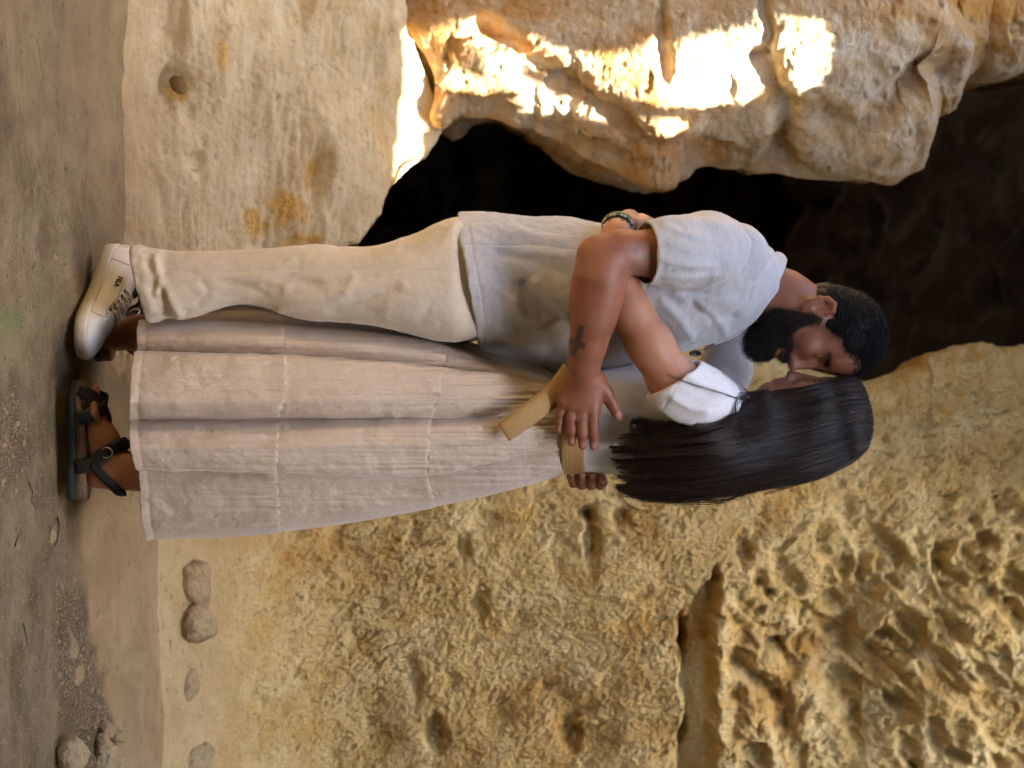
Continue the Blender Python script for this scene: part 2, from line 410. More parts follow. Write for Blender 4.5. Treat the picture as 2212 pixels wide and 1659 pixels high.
# ---- left: smooth worn slope that ends in a sunlit ledge
crest_py = [-700, 0, 60, 110, 180, 280, 330, 359, 403, 440, 479, 500, 516, 523, 540, 600, 760, 1000]
crest_px = [860, 872, 885, 905, 930, 952, 925, 899, 853, 828, 802, 783, 768, 742, 735, 690, 470, 240]
py = np.linspace(-700, 1000, 500); v = np.linspace(0, 1.35, 300)
PYg, Vg = np.meshgrid(py, v, indexing='ij')
C = ip(PYg, crest_py, crest_px)
vv = np.minimum(Vg, 1.0)
base_px = 150.0
pxg = base_px + (C - base_px) * vv
depth = cs(pxg.ravel(), [150, 215, 300, 500, 700, 860, 960], [0.10, 0.30, 0.47, 0.72, 0.90, 1.06, 1.22]).reshape(pxg.shape)
depth = depth + 0.10 * sstep(350, -100, PYg) * sstep(200, 500, pxg) * -1
depth = depth - 0.30 * sstep(-100, -700, PYg)
pts = Pn(pxg, PYg, depth)
over = np.maximum(Vg - 1.0, 0) / 0.35                       # the far side of the crest falls away
pts[..., 1] += 0.10 * np.sin(over * math.pi / 2) + 0.9 * over ** 2
pts[..., 2] -= 0.5 * over ** 2
n = grid_normals(pts); n *= np.sign((n * np.array([0.2, -1, 0.6])).sum(-1, keepdims=True).mean())
lay = np.stack([pts[..., 0] * 1.2, pts[..., 1] * 2, pts[..., 2] * 2], -1)
st = np.stack([pts[..., 0] * 2.0, pts[..., 1] * 7, pts[..., 2] * 9], -1)
disp = 0.05 * fbm(lay * 1.6, 3, 11) + 0.012 * fbm(st * 1.6, 4, 12) + 0.005 * fbm(st * 6, 4, 15) + 0.003 * fbm(pts * 60, 3, 13)
disp -= 0.035 * sstep(0.25, 0.5, noise3(st * 0.8 + 4, 14)) * sstep(300, 420, pxg)
# small scoops and lips seen on the slope
for (a, b_, ra, rb, dd) in ((385, 180, 26, 34, 0.03), (375, 190, 10, 60, 0.015), (680, 375, 22, 60, 0.022), (405, 240, 14, 26, .02), (660, 410, 30, 50, 0.012), (415, 350, 18, 22, .02), (240, 500, 40, 60, 0.03)):
    disp -= dd * np.exp(-(((pxg - a) / ra) ** 2 + ((PYg - b_) / rb) ** 2) ** 1.5)
pts += n * (disp * sstep(0.0, 0.15, Vg + 0.06))[..., None]
stain_shade = sstep(430, 230, pxg + 60 * fbm(np.stack([pxg / 60, PYg / 130, 0 * pxg], -1), 4, 16)) * (.72 + .28 * sstep(60, 330, PYg))  # brown soil at the slope's foot, with its shade put into the colour
och_ = 0 * pxg
for (a, b_, ra, rb) in ((672, 378, 18, 42), (625, 452, 42, 46), (560, 480, 30, 40), (1400, 90, 1, 1), (395, 205, 16, 22), (660, 520, 40, 20), (470, 120, 14, 30)):
    och_ = np.maximum(och_, sstep(1.25, .3, np.hypot((pxg - a) / ra, (PYg - b_) / rb) + .6 * fbm(np.stack([pxg / 26, PYg / 34, 0 * pxg], -1), 4, 18)))
left_slope = mesh_obj('rock_slope', pts.reshape(-1, 3), grid_faces(len(py), len(v)), M_smooth, attrs=dict(foot_tone=stain_shade.ravel(), dirt=och_.ravel(), moss=0 * och_.ravel()))
tag(left_slope, 'smooth pale limestone slope rising behind the man to a sunlit ledge', kind='structure')

# ---- upper left: the great pitted overhang with the sun patch
e_px = [860, 880, 905, 930, 952, 975, 996, 1030, 1058, 1085, 1110, 1154, 1168, 1195, 1212, 1229, 1236, 1274, 1291, 1366, 1400, 1428, 1451, 1463, 1486, 1506, 1525, 1568, 1599, 1638, 1701, 1759, 1817, 1856, 1911, 1934, 1966, 1973, 1989, 2001, 2036, 2051, 2075, 2090, 2114, 2153, 2212, 2300, 2600, 3400]
e_py = [30, 70, 120, 215, 280, 262, 253, 256, 253, 262, 277, 282, 298, 303, 318, 318, 332, 355, 357, 396, 410, 414, 407, 395, 388, 370, 366, 372, 368, 384, 387, 390, 393, 386, 390, 376, 368, 339, 296, 265, 253, 206, 175, 162, 181, 179, 158, 150, 170, 200]
pxs = np.concatenate([np.linspace(840, 2250, 560), np.linspace(2255, 3400, 50)])
th = np.concatenate([np.linspace(-1.0, 0, 230)[:-1], np.linspace(0, 1.9, 170)])
PXg, T = np.meshgrid(pxs, th, indexing='ij')
E = ip(PXg, e_px, e_py)
Y0 = cs(pxs, [840, 950, 1200, 1500, 1800, 2100, 2300, 3400], [1.12, 1.10, 1.04, 0.985, 0.94, 1.02, 1.05, 0.95])[:, None] + 0 * T
R = cs(pxs, [840, 960, 1100, 1450, 1800, 2050, 3400], [0.05, 0.12, 0.22, 0.42, 0.45, 0.35, 0.35])[:, None] + 0 * T
Yd = Y0 + R                                                # depth of the silhouette edge
edge = Pn(PXg, E, Yd)
tpos = np.clip(T, 0, 1) * math.pi / 2
X = edge[..., 0] - R * (1 - np.sin(tpos)); Yc = Yd - R * np.cos(tpos)
neg = np.minimum(T, 0); pos = np.maximum(T - 1, 0)
X = X + neg * 1.5; Yc = Yc - 0.25 * neg ** 2 * 0 - 0.5 * np.maximum(-neg - 0.45, 0)
X = X - 0.25 * pos; Yc = Yc + 1.7 * pos
Zc = edge[..., 2] + 0 * X
pts = np.stack([X, Yc, Zc], -1)
n = grid_normals(pts); n *= np.sign((n * np.array([0.3, -1, 0.0])).sum(-1).mean())
lump = np.stack([pts[..., 0] * 2.2, pts[..., 1] * 2.2, pts[..., 2] * 2.0 - pts[..., 0] * 1.2], -1)
w = worley(lump * 1.3 + 7, 3)
sp, sy = scr(pts.reshape(-1, 3)); sp = sp.reshape(w.shape); sy = sy.reshape(w.shape); calm = 1 - .62 * sstep(900, 1150, sp) * sstep(1950, 1780, sp) * sstep(330, 230, sy)
disp = calm * (0.10 * (0.55 - w) + 0.05 * fbm(lump * 1.4, 3, 21))
pitv = fbm(pts * 17, 3, 22); disp += calm * (0.009 * pitv - 0.018 * sstep(0.28, 0.6, pitv)) + 0.0035 * fbm(pts * 60, 3, 24)
# creases that run down over the overhang: (px,py) lines with depth and width
sp, sy = scr(pts.reshape(-1, 3)); _j = np.stack([sp / 60, sy / 60, 0 * sp], -1); sp = sp + 16 * fbm(_j, 3, 27); sy = sy + 16 * fbm(_j + 5, 3, 28)
def crease(poly, depth, width, sharp=0):
    dd, tt, sd = seg_dist(sp, sy, poly); return (-depth * np.exp(-(dd / width) ** 2)).reshape(PXg.shape)
disp += crease([(1640, 130), (1665, 190), (1700, 250), (1690, 330), (1670, 400)], 0.07, 30)
disp += crease([(1430, 0), (1432, 90), (1440, 160)], 0.028, 12)
disp += crease([(1050, 60), (1130, 130), (1230, 190), (1330, 260), (1420, 330), (1560, 350)], 0.06, 28)
disp += crease([(1650, 0), (1660, 60), (1655, 120)], 0.03, 12)
disp += crease([(1780, 260), (1850, 300), (1930, 240), (2010, 150)], 0.05, 30)
keep = 1 - np.exp(-((T - 1) / 0.10) ** 2) * 0.85
pts += n * (disp * keep)[..., None]
arch = mesh_obj('rock_overhang', pts.reshape(-1, 3), grid_faces(len(pxs), len(th)), M_arch)
tag(arch, 'massive pitted ochre and white rock overhang with a glaring sunlit patch', kind='structure')

# ---- right: rough pitted wall with a smooth foot
w_px = [100, 540, 600, 700, 1200, 1600, 1700, 1800, 1865, 1900, 1940, 1980, 1995, 2030, 2060, 2120, 2150, 2200, 2260, 3400]
w_py = [430, 560, 590, 600, 650, 740, 790, 812, 825, 815, 800, 788, 765, 758, 745, 738, 748, 750, 744, 760]
pxs = np.concatenate([np.linspace(95, 2235, 800), np.linspace(2240, 3400, 60)])
th = np.concatenate([-np.linspace(0, 1, 640)[::-1][:-1], np.linspace(0, 1.8, 60)])
PXg, T = np.meshgrid(pxs, th, indexing='ij')
E = ip(PXg, w_px, w_py)
Yb = cs(pxs, [95, 200, 300, 450, 600, 1000, 1500, 2200, 3400], [0.05, 0.24, 0.45, 0.75, 1.0, 1.15, 1.22, 1.30, 1.2])[:, None] + 0 * T
R = 0.13 + 0 * T
Yd = Yb + R
edge = Pn(PXg, E, Yd)
tp = np.clip(T, 0, 1) * math.pi / 2; neg = np.minimum(T, 0); pos = np.maximum(T - 1, 0)
X = edge[..., 0] + R * (1 - np.sin(tp)) - 2.1 * neg + 0.25 * pos
Yc = Yd - R * np.cos(tp) + 2.0 * pos
Yc = Yc - 0.35 * sstep(0.55, 1.0, -neg) - 0.05 * np.sin(-neg * 7)
pts = np.stack([X, Yc, edge[..., 2] + 0 * X], -1)
n = grid_normals(pts); n *= np.sign((n * np.array([0, -1, 0.1])).sum(-1).mean())
sp, sy = scr(pts.reshape(-1, 3)); sp = sp.reshape(PXg.shape); sy = sy.reshape(PXg.shape)
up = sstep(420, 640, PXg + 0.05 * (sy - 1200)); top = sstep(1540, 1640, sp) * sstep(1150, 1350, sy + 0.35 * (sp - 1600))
q = pts.copy(); rot = np.stack([q[..., 0] + 0.35 * q[..., 2], q[..., 1], (q[..., 2] - 0.35 * q[..., 0]) * 0.62], -1)
disp = 0.035 * fbm(q * 1.7, 3, 31) + 0.009 * fbm(rot * 9, 3, 32) * (0.3 + up)
f1 = fbm(rot * 26, 3, 33); disp += up * (0.006 * f1 - 0.010 * sstep(0.25, 0.7, f1)) + 0.0026 * (0.4 + up) * fbm(q * 95, 3, 34)
f3 = fbm(rot * np.array([62, 50, 46]), 3, 39); disp += up * (.0045 * f3 + .003 * fbm(rot * np.array([120, 110, 90]), 2, 49) - .010 * sstep(.15, .5, f3) * sstep(-.3, .5, fbm(q * 6, 3, 40) + .15))
f2 = noise3(rot * 12 + 9, 35); disp -= up * 0.010 * sstep(0.3, 0.55, f2)
hi_ = sstep(1620, 1760, sp) * up; disp += hi_ * (  .016 * fbm(rot * 7, 4, 61) - .014 * sstep(.12, .5, fbm(rot * 15 + 4, 3, 62)) + .006 * fbm(rot * 40, 3, 63))
# deep honeycomb hollows, upper right
disp -= .13 * np.exp(-(((sp - 1820) / 190) ** 2 + ((sy - 1470) / 230) ** 2) ** 1.3) * (1 + .5 * fbm(q * 5, 3, 59)) + .05 * sstep(.1, .45, fbm(np.stack([(q[..., 0] + q[..., 2]) * 1.6, q[..., 1], (q[..., 2] - q[..., 0]) * 4.2], -1), 4, 60)) * top
hc = worley(np.stack([(q[..., 0] + q[..., 2]) * 4.6, 0 * q[..., 0], (q[..., 2] - q[..., 0]) * 8.5], -1) + 0.42 * np.stack([fbm(q * 9, 3, 36), 0 * q[..., 0], fbm(q * 10 + 3, 3, 48)], -1), 5) + .10 * fbm(q * 26, 2, 58)
disp -= top * 0.065 * sstep(0.50, 0.16, hc) * (0.5 + 0.5 * sstep(-0.2, 0.3, noise3(q * 3.0, 37)))
hc2 = worley(q * 5.5 + 0.3 * fbm(q * 12, 2, 38)[..., None] + 3, 6)
disp -= (up * 0.012 + top * 0.018) * sstep(0.33, 0.12, hc2)
warp = np.stack([sp / 34, sy / 34, 0 * sp], -1); sp0, sy0 = sp, sy; sp = sp + 13 * fbm(warp, 3, 91); sy = sy + 15 * fbm(warp + 9, 3, 92)
# smooth slot
sjit = 9 * noise3(np.stack([sy / 38, sp / 90, 0 * sp], -1), 57); slot_c = cs(sy, [1200, 1250, 1300, 1360, 1450, 1560, 1640, 1800], [1552, 1546, 1530, 1518, 1510, 1514, 1510, 1505]) + sjit; slot_w = cs(sy, [1200, 1232, 1262, 1300, 1360, 1450, 1560, 1640, 1800], [1, 7, 17, 29, 39, 44, 38, 46, 42])
sd = np.abs(sp - slot_c) / slot_w; ins_ = sstep(1.2, 0.55, sd) * sstep(1215, 1250, sy)
disp = disp * (1 - 0.75 * ins_) - 0.085 * ins_ * (1 - 0.35 * (sp - slot_c) / slot_w)
for (a, b_, ra, rb) in ((1478, 1380, 12, 60), (1478, 1600, 16, 22)):
    disp -= 0.10 * np.exp(-(((sp - a) / ra) ** 2 + ((sy - b_) / rb) ** 2) ** 2)
dd, tt, sd_ = seg_dist(sp.ravel(), sy.ravel(), [(1300, 1050), (1285, 1130), (1290, 1250), (1300, 1380), (1275, 1470), (1260, 1560)])
disp += (0.0 * np.exp(-(dd / 13) ** 2) - 0.0 * np.exp(-((dd - 26 * np.where(sd_ > 0, 1, -1) * 1.0) / 14) ** 2) * (sd_ > 0)).reshape(sp.shape)
for (a, b_, ra, rb, dp) in ((1278, 1160, 16, 60, .05), (1270, 1110, 14, 20, .05), (1005, 1180, 15, 28, .03), (940, 1590, 22, 40, .05), (1230, 1590, 22, 32, .05), (1345, 1120, 20, 26, .04), (1610, 1190, 16, 26, .04), (1870, 1230, 14, 30, .05), (2030, 1210, 18, 30, .05), (900, 1480, 14, 30, .025), (1040, 1300, 16, 34, .03), (1700, 1560, 30, 40, .05)):
    disp -= dp * np.exp(-(((sp - a) / ra) ** 2 + ((sy - b_) / rb) ** 2) ** 1.6)
keep = 1 - np.exp(-((T - 1) / 0.2) ** 2) * 0.8
pts += n * (disp * keep * sstep(80, 220, PXg))[..., None]
M_wall2 = M_wall
wall = mesh_obj('rock_wall', pts.reshape(-1, 3), grid_faces(len(pxs), len(th)), M_wall2, attrs={'foot_tone': (1 - up).ravel()})
tag(wall, 'rough honeycombed yellow limestone wall behind the woman with a smooth slot', kind='structure')

# ---- the dark chamber beyond the gap
def slab(name, fn, nu, nv, mat, label, amp=0.12, seed=50):
    U, V = np.meshgrid(np.linspace(0, 1, nu), np.linspace(0, 1, nv), indexing='ij')
    p = fn(U, V); n_ = grid_normals(p); p = p + n_ * (amp * fbm(p * 1.4, 5, seed))[..., None]
    o = mesh_obj(name, p.reshape(-1, 3), grid_faces(nu, nv), mat); tag(o, label, kind='structure'); return o
slab('chamber_wall', lambda U, V: np.stack([-3.8 + 7.6 * U, 8.6 - 1.5 * (2 * U - 1) ** 4 - 0.7 * V, -0.3 + 4.6 * V], -1), 200, 160, M_shaded, 'dark rough back wall of the cave chamber seen through the gap', 0.28, 51)
slab('chamber_ceiling', lambda U, V: np.stack([-4.4 + 8.8 * U, 1.25 + 8.2 * V, 3.05 - 0.3 * V], -1), 220, 220, M_shaded, 'low dark rock ceiling over the inner chamber', 0.42, 52)
# ---------------------------------------------------------------- unseen ceiling that blocks the sun, its cleft shaped to throw the sun patch
ZR = 3.3
from mathutils.bvhtree import BVHTree
sun_patch = [
    [(877, 68), (990, 62), (1017, 51), (1062, 89), (1051, 96), (1003, 82), (976, 103), (956, 120), (911, 106), (908, 154), (932, 178), (921, 239), (904, 291), (901, 359), (860, 405), (856, 376), (870, 273), (884, 171), (887, 137)],
    [(930, 112), (976, 158), (1058, 186), (1055, 196), (983, 184), (940, 150)], [(1041, 116), (1103, 109), (1130, 126), (1108, 160), (1195, 198), (1133, 191), (1075, 178)],
    [(1127, 212), (1195, 209), (1294, 236), (1290, 245), (1178, 239)], [(1397, 272), (1486, 262), (1463, 290), (1400, 284)],
    [(1168, 113), (1297, 120), (1352, 120), (1404, 89), (1428, 90), (1447, 94), (1537, 78), (1623, 62), (1638, 43), (1673, 39), (1786, 51), (1790, 78), (1771, 148), (1751, 187), (1701, 179), (1646, 183), (1615, 214), (1537, 218), (1450, 222), (1379, 202), (1263, 178), (1195, 137)],
]
def world_np(o):
    m = o.data; v_ = np.empty(len(m.vertices) * 3, np.float32); m.vertices.foreach_get('co', v_); return v_.reshape(-1, 3)
_tv, _tf, _o = [], [], 0
for ob in (left_slope, arch):
    vv_ = world_np(ob); _tv += [tuple(q) for q in vv_.tolist()]; _tf += [[i + _o for i in p_.vertices] for p_ in ob.data.polygons]; _o += len(vv_)
bvh = BVHTree.FromPolygons(_tv, _tf)
def inside(x, y, poly):
    r = np.zeros(x.shape, bool); j = len(poly) - 1
    for i in range(len(poly)):
        (xi, yi), (xj, yj) = poly[i], poly[j]
        r ^= ((yi > y) != (yj > y)) & (x < (xj - xi) * (y - yi) / (yj - yi + 1e-12) + xi); j = i
    return r
# openings added to steer the sky light: over the gap, in front, far left
def roof_layer(z, sd_):
    xs = np.concatenate([np.linspace(-5, -1.3, 40)[:-1], np.arange(-1.3, 0.9, 0.012), np.linspace(0.9, 5, 60)])
    ys = np.concatenate([np.linspace(-7, -0.3, 80)[:-1], np.arange(-0.3, 1.2, 0.012), np.linspace(1.2, 2.6, 20)])
    Xg, Yg = np.meshgrid(xs, ys, indexing='ij'); p = np.stack([Xg, Yg, 0 * Xg], -1)
    jit = 0.02 * noise3(p * 9, 61); big = .12 * noise3(p * 1.7, 66); Zg = z + 0.10 * fbm(p * 1.5, 3, sd_)
    f = grid_faces(len(xs), len(ys)); cx = Xg.ravel()[f].mean(1); cy = Yg.ravel()[f].mean(1); jj = jit.ravel()[f].mean(1); bj = big.ravel()[f].mean(1)
    hole = np.zeros(len(f), bool)
    fine = np.argwhere((cx > -1.3) & (cx < .9) & (cy > -.3) & (cy < 1.2)).ravel(); hp = np.full((len(fine), 3), 99.0)
    for i_, k_ in enumerate(fine):
        r_ = bvh.ray_cast(Vector((cx[k_], cy[k_], z)), SUN_DIR)
        if r_[0] is not None: hp[i_] = r_[0]
    hx, hy = scr(hp)
    hx = hx + 6 * noise3(np.stack([hx / 14, hy / 14, 0 * hx], -1), 5); hy = hy + 6 * noise3(np.stack([hx / 14, hy / 14, 0 * hx], -1), 6)
    ok = np.zeros(len(fine), bool)
    for pl in sun_patch:
        for (ox, oy) in ((0, 0), (9, 0), (-9, 0), (0, 9), (0, -9)): ok |= inside(hx + ox, hy + oy, pl)
    hole[fine[ok & (hp[:, 0] < 90)]] = True
    up_ = (z - ZR)
    hole |= (np.abs((cx + bj - H1[0]) / H1[2]) ** 3 + np.abs((cy + bj - H1[1]) / H1[3]) ** 3) < 1
    hole |= (np.abs((cx + bj - H3[0]) / H3[2]) ** 3 + np.abs((cy + bj - H3[1]) / H3[3]) ** 3) < 1
    hole |= (np.abs((cx + bj - H2[0]) / H2[2]) ** 4 + np.abs((cy + bj - H2[1]) / H2[3]) ** 4) < 1
    return Xg, Yg, Zg, f, hole
H1 = (1.42, 0.48, 0.88, 0.75)
H3 = (-1.65, 0.25, 0.75, 0.55)
H2 = (0.1, -2.0, 2.4, 0.47)
mb_v = []; mb_f = []; off = 0
for (z, sd_) in ((ZR, 62), (ZR + 0.16, 62)):
    Xg, Yg, Zg, f, hole = roof_layer(z, sd_)
    mb_v.append(np.stack([Xg, Yg, Zg], -1).reshape(-1, 3)); mb_f.append(f[~hole] + off); off += Xg.size
roof = mesh_obj('sun_mask_ceiling', np.concatenate(mb_v), np.concatenate(mb_f), M_roof)
tag(roof, 'unseen rock ceiling of the cave with a cleft shaped to throw the sun patch', kind='structure')
slab('side_wall', lambda U, V: np.stack([-2.6 - 0.8 * V + 0 * U, -7 + 16.4 * U, -0.2 + 3.9 * V], -1), 90, 60, M_roof, 'rock side wall of the cave beyond the overhang', 0.15, 53)
slab('side_wall', lambda U, V: np.stack([2.3 + 0.8 * V + 0 * U, -7 + 16.4 * U, -0.2 + 3.9 * V], -1), 90, 60, M_roof, 'rock side wall of the cave beyond the pitted wall', 0.15, 54)
slab('sky_blocker_wall', lambda U, V: np.stack([-3.8 + 7.6 * U, -5.6 - 0.5 * V, -0.2 + 3.9 * V], -1), 90, 60, M_roof, 'unseen rock wall added behind the camera to cut the front sky light', 0.15, 55)  # added behind the camera to hold back sky light from the front
# unseen rock face added outside; it keeps the direct sun off the opening over the gap
slab('sun_blocker_cliff', lambda U, V: np.stack([3.4 - 0.80 * V + 5.0 * np.maximum(V - .8, 0) * 4 + 0 * U, -4.0 + 6.5 * U, 3.45 + 6.4 * np.minimum(V / .8, 1)], -1), 80, 80, M_roof, 'unseen limestone face added to keep direct sun off the ceiling opening', 0.12, 56)
# ---------------------------------------------------------------- cloth, skin and hair materials
def cloth_mat(name, col, col2, weave=900, wr=14, sheen=0.3, bs=0.35, stretch=(1, 1, 0.35), trans=0.0, crinkle=1.0):
    m, nt, b = new_mat(name)
    a = tex(nt, wr, 6, 0.6, dist=0.5, stretch=stretch); w1 = tex(nt, weave, 2, 0.5, stretch=(1, 1, 0.12)); w2 = tex(nt, weave, 2, 0.5, stretch=(0.12, 0.12, 1))
    c = mixc(nt, ramp(nt, tex(nt, 5, 4, 0.6), [(0.35, 0), (0.65, 1)]), col, col2)
    c = mixc(nt, 0.35, c, ramp(nt, w1, [(0.3, 0.65), (0.7, 1.0)]), 'MULTIPLY'); c = mixc(nt, 0.35, c, ramp(nt, w2, [(0.3, 0.65), (0.7, 1.0)]), 'MULTIPLY')
    nt.links.new(c, b.inputs['Base Color']); b.inputs['Roughness'].default_value = 0.85; b.inputs['Specular IOR Level'].default_value = 0.2
    b.inputs['Sheen Weight'].default_value = sheen; b.inputs['Sheen Roughness'].default_value = 0.5
    cr = tex(nt, wr * 3.3, 7, 0.62, dist=0.8, stretch=stretch)
    n1 = bump(nt, b, a, bs, 0.012); n2 = bump(nt, b, cr, bs * crinkle, 0.004, n1); n3 = bump(nt, b, w1, 0.18, 0.0008, n2); bump(nt, b, w2, 0.18, 0.0008, n3)
    return m
M_shirt = cloth_mat('grey_linen', (0.44, 0.445, 0.455), (0.49, 0.495, 0.505), wr=10)
M_trousers = cloth_mat('sand_cotton', (0.56, 0.48, 0.37), (0.61, 0.53, 0.415), wr=9)
M_skirt = cloth_mat('crinkled_gauze', (0.54, 0.44, 0.335), (0.61, 0.51, 0.40), wr=20, stretch=(1, 1, 0.45), bs=0.38, crinkle=1.3)
M_white = cloth_mat('white_jersey', (0.72, 0.715, 0.715), (0.78, 0.775, 0.775), wr=6, bs=0.15)
def belt_mat(rot=0.0):
    m, nt, b = new_mat('woven_straw')
    w = tex(nt, 62, stretch=(0.03, 0.03, 1), typ='wave', dist=1.2); w2 = tex(nt, 420, 3, 0.6)
    for n_ in nt.nodes:
        if n_.type == 'TEX_WAVE': n_.bands_direction = 'Z'; n_.inputs['Detail Scale'].default_value = 3
    for n_ in list(nt.nodes):
        if n_.type == 'MAPPING' and abs(n_.inputs['Scale'].default_value[0] - .03) < 1e-4:
            pre = nt.nodes.new('ShaderNodeMapping'); pre.inputs['Rotation'].default_value = (0, rot, 0); src_ = n_.inputs[0].links[0].from_socket; nt.links.new(src_, pre.inputs[0]); nt.links.new(pre.outputs[0], n_.inputs[0])
    c = mixc(nt, ramp(nt, w, [(0.35, 0), (0.65, 1)]), (0.33, 0.19, 0.065), (0.44, 0.275, 0.105)); c = mixc(nt, 0.4, c, ramp(nt, w2, [(0.3, 0.6), (0.7, 1.0)]), 'MULTIPLY')
    nt.links.new(c, b.inputs['Base Color']); b.inputs['Roughness'].default_value = 0.7
    bump(nt, b, w2, 0.3, 0.001, bump(nt, b, w, 0.3, 0.0015)); return m
M_belt = belt_mat(); M_belt_end = belt_mat(math.radians(-48))
def plain(name, col, rough=0.6, metal=0.0, spec=0.5, bscale=None, bs=0.2, col2=None, cscale=40):
    m, nt, b = new_mat(name); b.inputs['Base Color'].default_value = (*col, 1); b.inputs['Roughness'].default_value = rough
    b.inputs['Metallic'].default_value = metal; b.inputs['Specular IOR Level'].default_value = spec
    if col2: nt.links.new(mixc(nt, ramp(nt, tex(nt, cscale, 5, 0.65), [(0.35, 0), (0.65, 1)]), col, col2), b.inputs['Base Color'])
    if bscale: bump(nt, b, tex(nt, bscale, 5, 0.6), bs, 0.002)
    return m
def skin_mat(name, col, deep, prints=None, sss=0.12):
    """skin; 'lip' and 'ink' are vertex attributes set on the body"""
    m, nt, b = new_mat(name)
    blot = tex(nt, 18, 5, 0.6); pores = tex(nt, 520, 3, 0.6)
    c = mixc(nt, ramp(nt, blot, [(0.3, 0), (0.7, 0.9)]), col, deep); c = mixc(nt, .25, c, ramp(nt, tex(nt, 140, 5, .7), [(.3, .6), (.7, 1.0)]), 'MULTIPLY')
    for an, cc, f in (('lip', (0.42, 0.13, 0.10), 0.75), ('nail', (0.62, 0.36, 0.28), 0.7), ('stub_crease', (0.09, 0.05, 0.035), 0.8), ('ink', (0.035, 0.036, 0.032), 0.88), ('ink2', (0.07, 0.09, 0.09), 0.65)):
        at = nt.nodes.new('ShaderNodeAttribute'); at.attribute_name = an
        mm = nt.nodes.new('ShaderNodeMath'); mm.operation = 'MULTIPLY'; mm.inputs[1].default_value = f; nt.links.new(at.outputs['Fac'], mm.inputs[0])
        c = mixc(nt, mm.outputs[0], c, cc)
    nt.links.new(c, b.inputs['Base Color']); b.inputs['Roughness'].default_value = 0.48; b.inputs['Specular IOR Level'].default_value = 0.4
    b.inputs['Subsurface Weight'].default_value = sss; b.inputs['Subsurface Radius'].default_value = (0.012, 0.005, 0.003); b.inputs['Subsurface Scale'].default_value = 1.0
    bump(nt, b, pores, 0.25, 0.001, bump(nt, b, tex(nt, 60, 6, .65), .12, .003)); return m
M_skin_m = skin_mat('tanned_skin', (0.27, 0.105, 0.056), (0.22, 0.078, 0.040))
M_skin_w = skin_mat('olive_skin', (0.46, 0.225, 0.13), (0.40, 0.175, 0.095))
def hair_mat(name, col, rough=0.32, spec=0.6, col2=None):
    m, nt, b = new_mat(name); c = mixc(nt, ramp(nt, tex(nt, 160, 3, 0.6, stretch=(1, 1, 0.06)), [(0.3, 0), (0.7, 1)]), col, col2 or col)
    nt.links.new(c, b.inputs['Base Color']); b.inputs['Roughness'].default_value = rough; b.inputs['Specular IOR Level'].default_value = spec
    return m
M_hair_w = hair_mat('long_dark_brown_hair', (0.007, 0.004, 0.003), 0.30, 0.32, (0.026, 0.013, 0.008))
M_hair_m = hair_mat('short_black_hair', (0.004, 0.0035, 0.0035), 0.55, 0.25, (0.009, 0.008, 0.008))
M_beard = hair_mat('dark_beard_hair', (0.008, 0.005, 0.004), 0.5, 0.3, (0.020, 0.012, 0.008))

def strands(name, pts, r0, r1, mat, parent=None):
    """pts (S,K,3): S strands of K points as three-sided tubes in one mesh"""
    S, K, _ = pts.shape
    t = np.gradient(pts, axis=1); t /= np.linalg.norm(t, axis=-1, keepdims=True) + 1e-9
    ref = np.random.normal(size=(S, 1, 3)); a = np.cross(t, ref); a /= np.linalg.norm(a, axis=-1, keepdims=True) + 1e-9; b = np.cross(t, a)
    rr = np.linspace(r0, r1, K)[None, :, None]
    ring = [pts + rr * (math.cos(q) * a + math.sin(q) * b) for q in (0, 2.0944, 4.18879)]
    v = np.stack(ring, 2).reshape(-1, 3)
    k = np.arange(K - 1)[:, None]; j = np.arange(3)[None, :]; jn = (j + 1) % 3
    f = np.stack([k * 3 + j, k * 3 + jn, (k + 1) * 3 + jn, (k + 1) * 3 + j], -1).reshape(-1, 4)
    f = (f[None] + (np.arange(S) * K * 3)[:, None, None]).reshape(-1, 4)
    return mesh_obj(name, v, f, mat, parent)

def slices(F, lv, k=0.0, mode='add', ex=2.0, grow=0.0):
    """stack of elliptical sections: rows (px, back py, front py, half depth, centre depth)"""
    lv = np.array(lv, float); cy = lv[:, 4]; s_ = (D + cy) / D
    z = CZ + (lv[:, 0] - 1106) * .001 * s_; cx = ((lv[:, 1] + lv[:, 2]) / 2 - 829.5) * .001 * s_; a = np.abs(lv[:, 2] - lv[:, 1]) / 2 * .001 * s_ + grow; b = lv[:, 3] + grow
    o = np.argsort(z); z, cx, a, b, cy = z[o], cx[o], a[o], b[o], cy[o]
    def fn(X, Y, Z):
        zz = Z; C = cs(zz, z, cx); A = np.maximum(cs(zz, z, a), .004); B = np.maximum(cs(zz, z, b), .004); Q = cs(zz, z, cy)
        u = np.abs(X - C) / A; w = np.abs(Y - Q) / B
        q = (u ** ex + w ** ex) ** (1 / ex) + 1e-6; g = np.sqrt((u / A) ** 2 + (w / B) ** 2) / q + 1e-6
        d = (q - 1) / g * 1.0
        return np.maximum(np.clip(d, -.2, .2), np.maximum(z[0] - Z, Z - z[-1]))
    m = max(a.max(), b.max()) + .03
    F.func((cx.min() - m, cy.min() - m, z[0] - .01), (cx.max() + m, cy.max() + m, z[-1] + .01), fn, k, mode, 0.01)

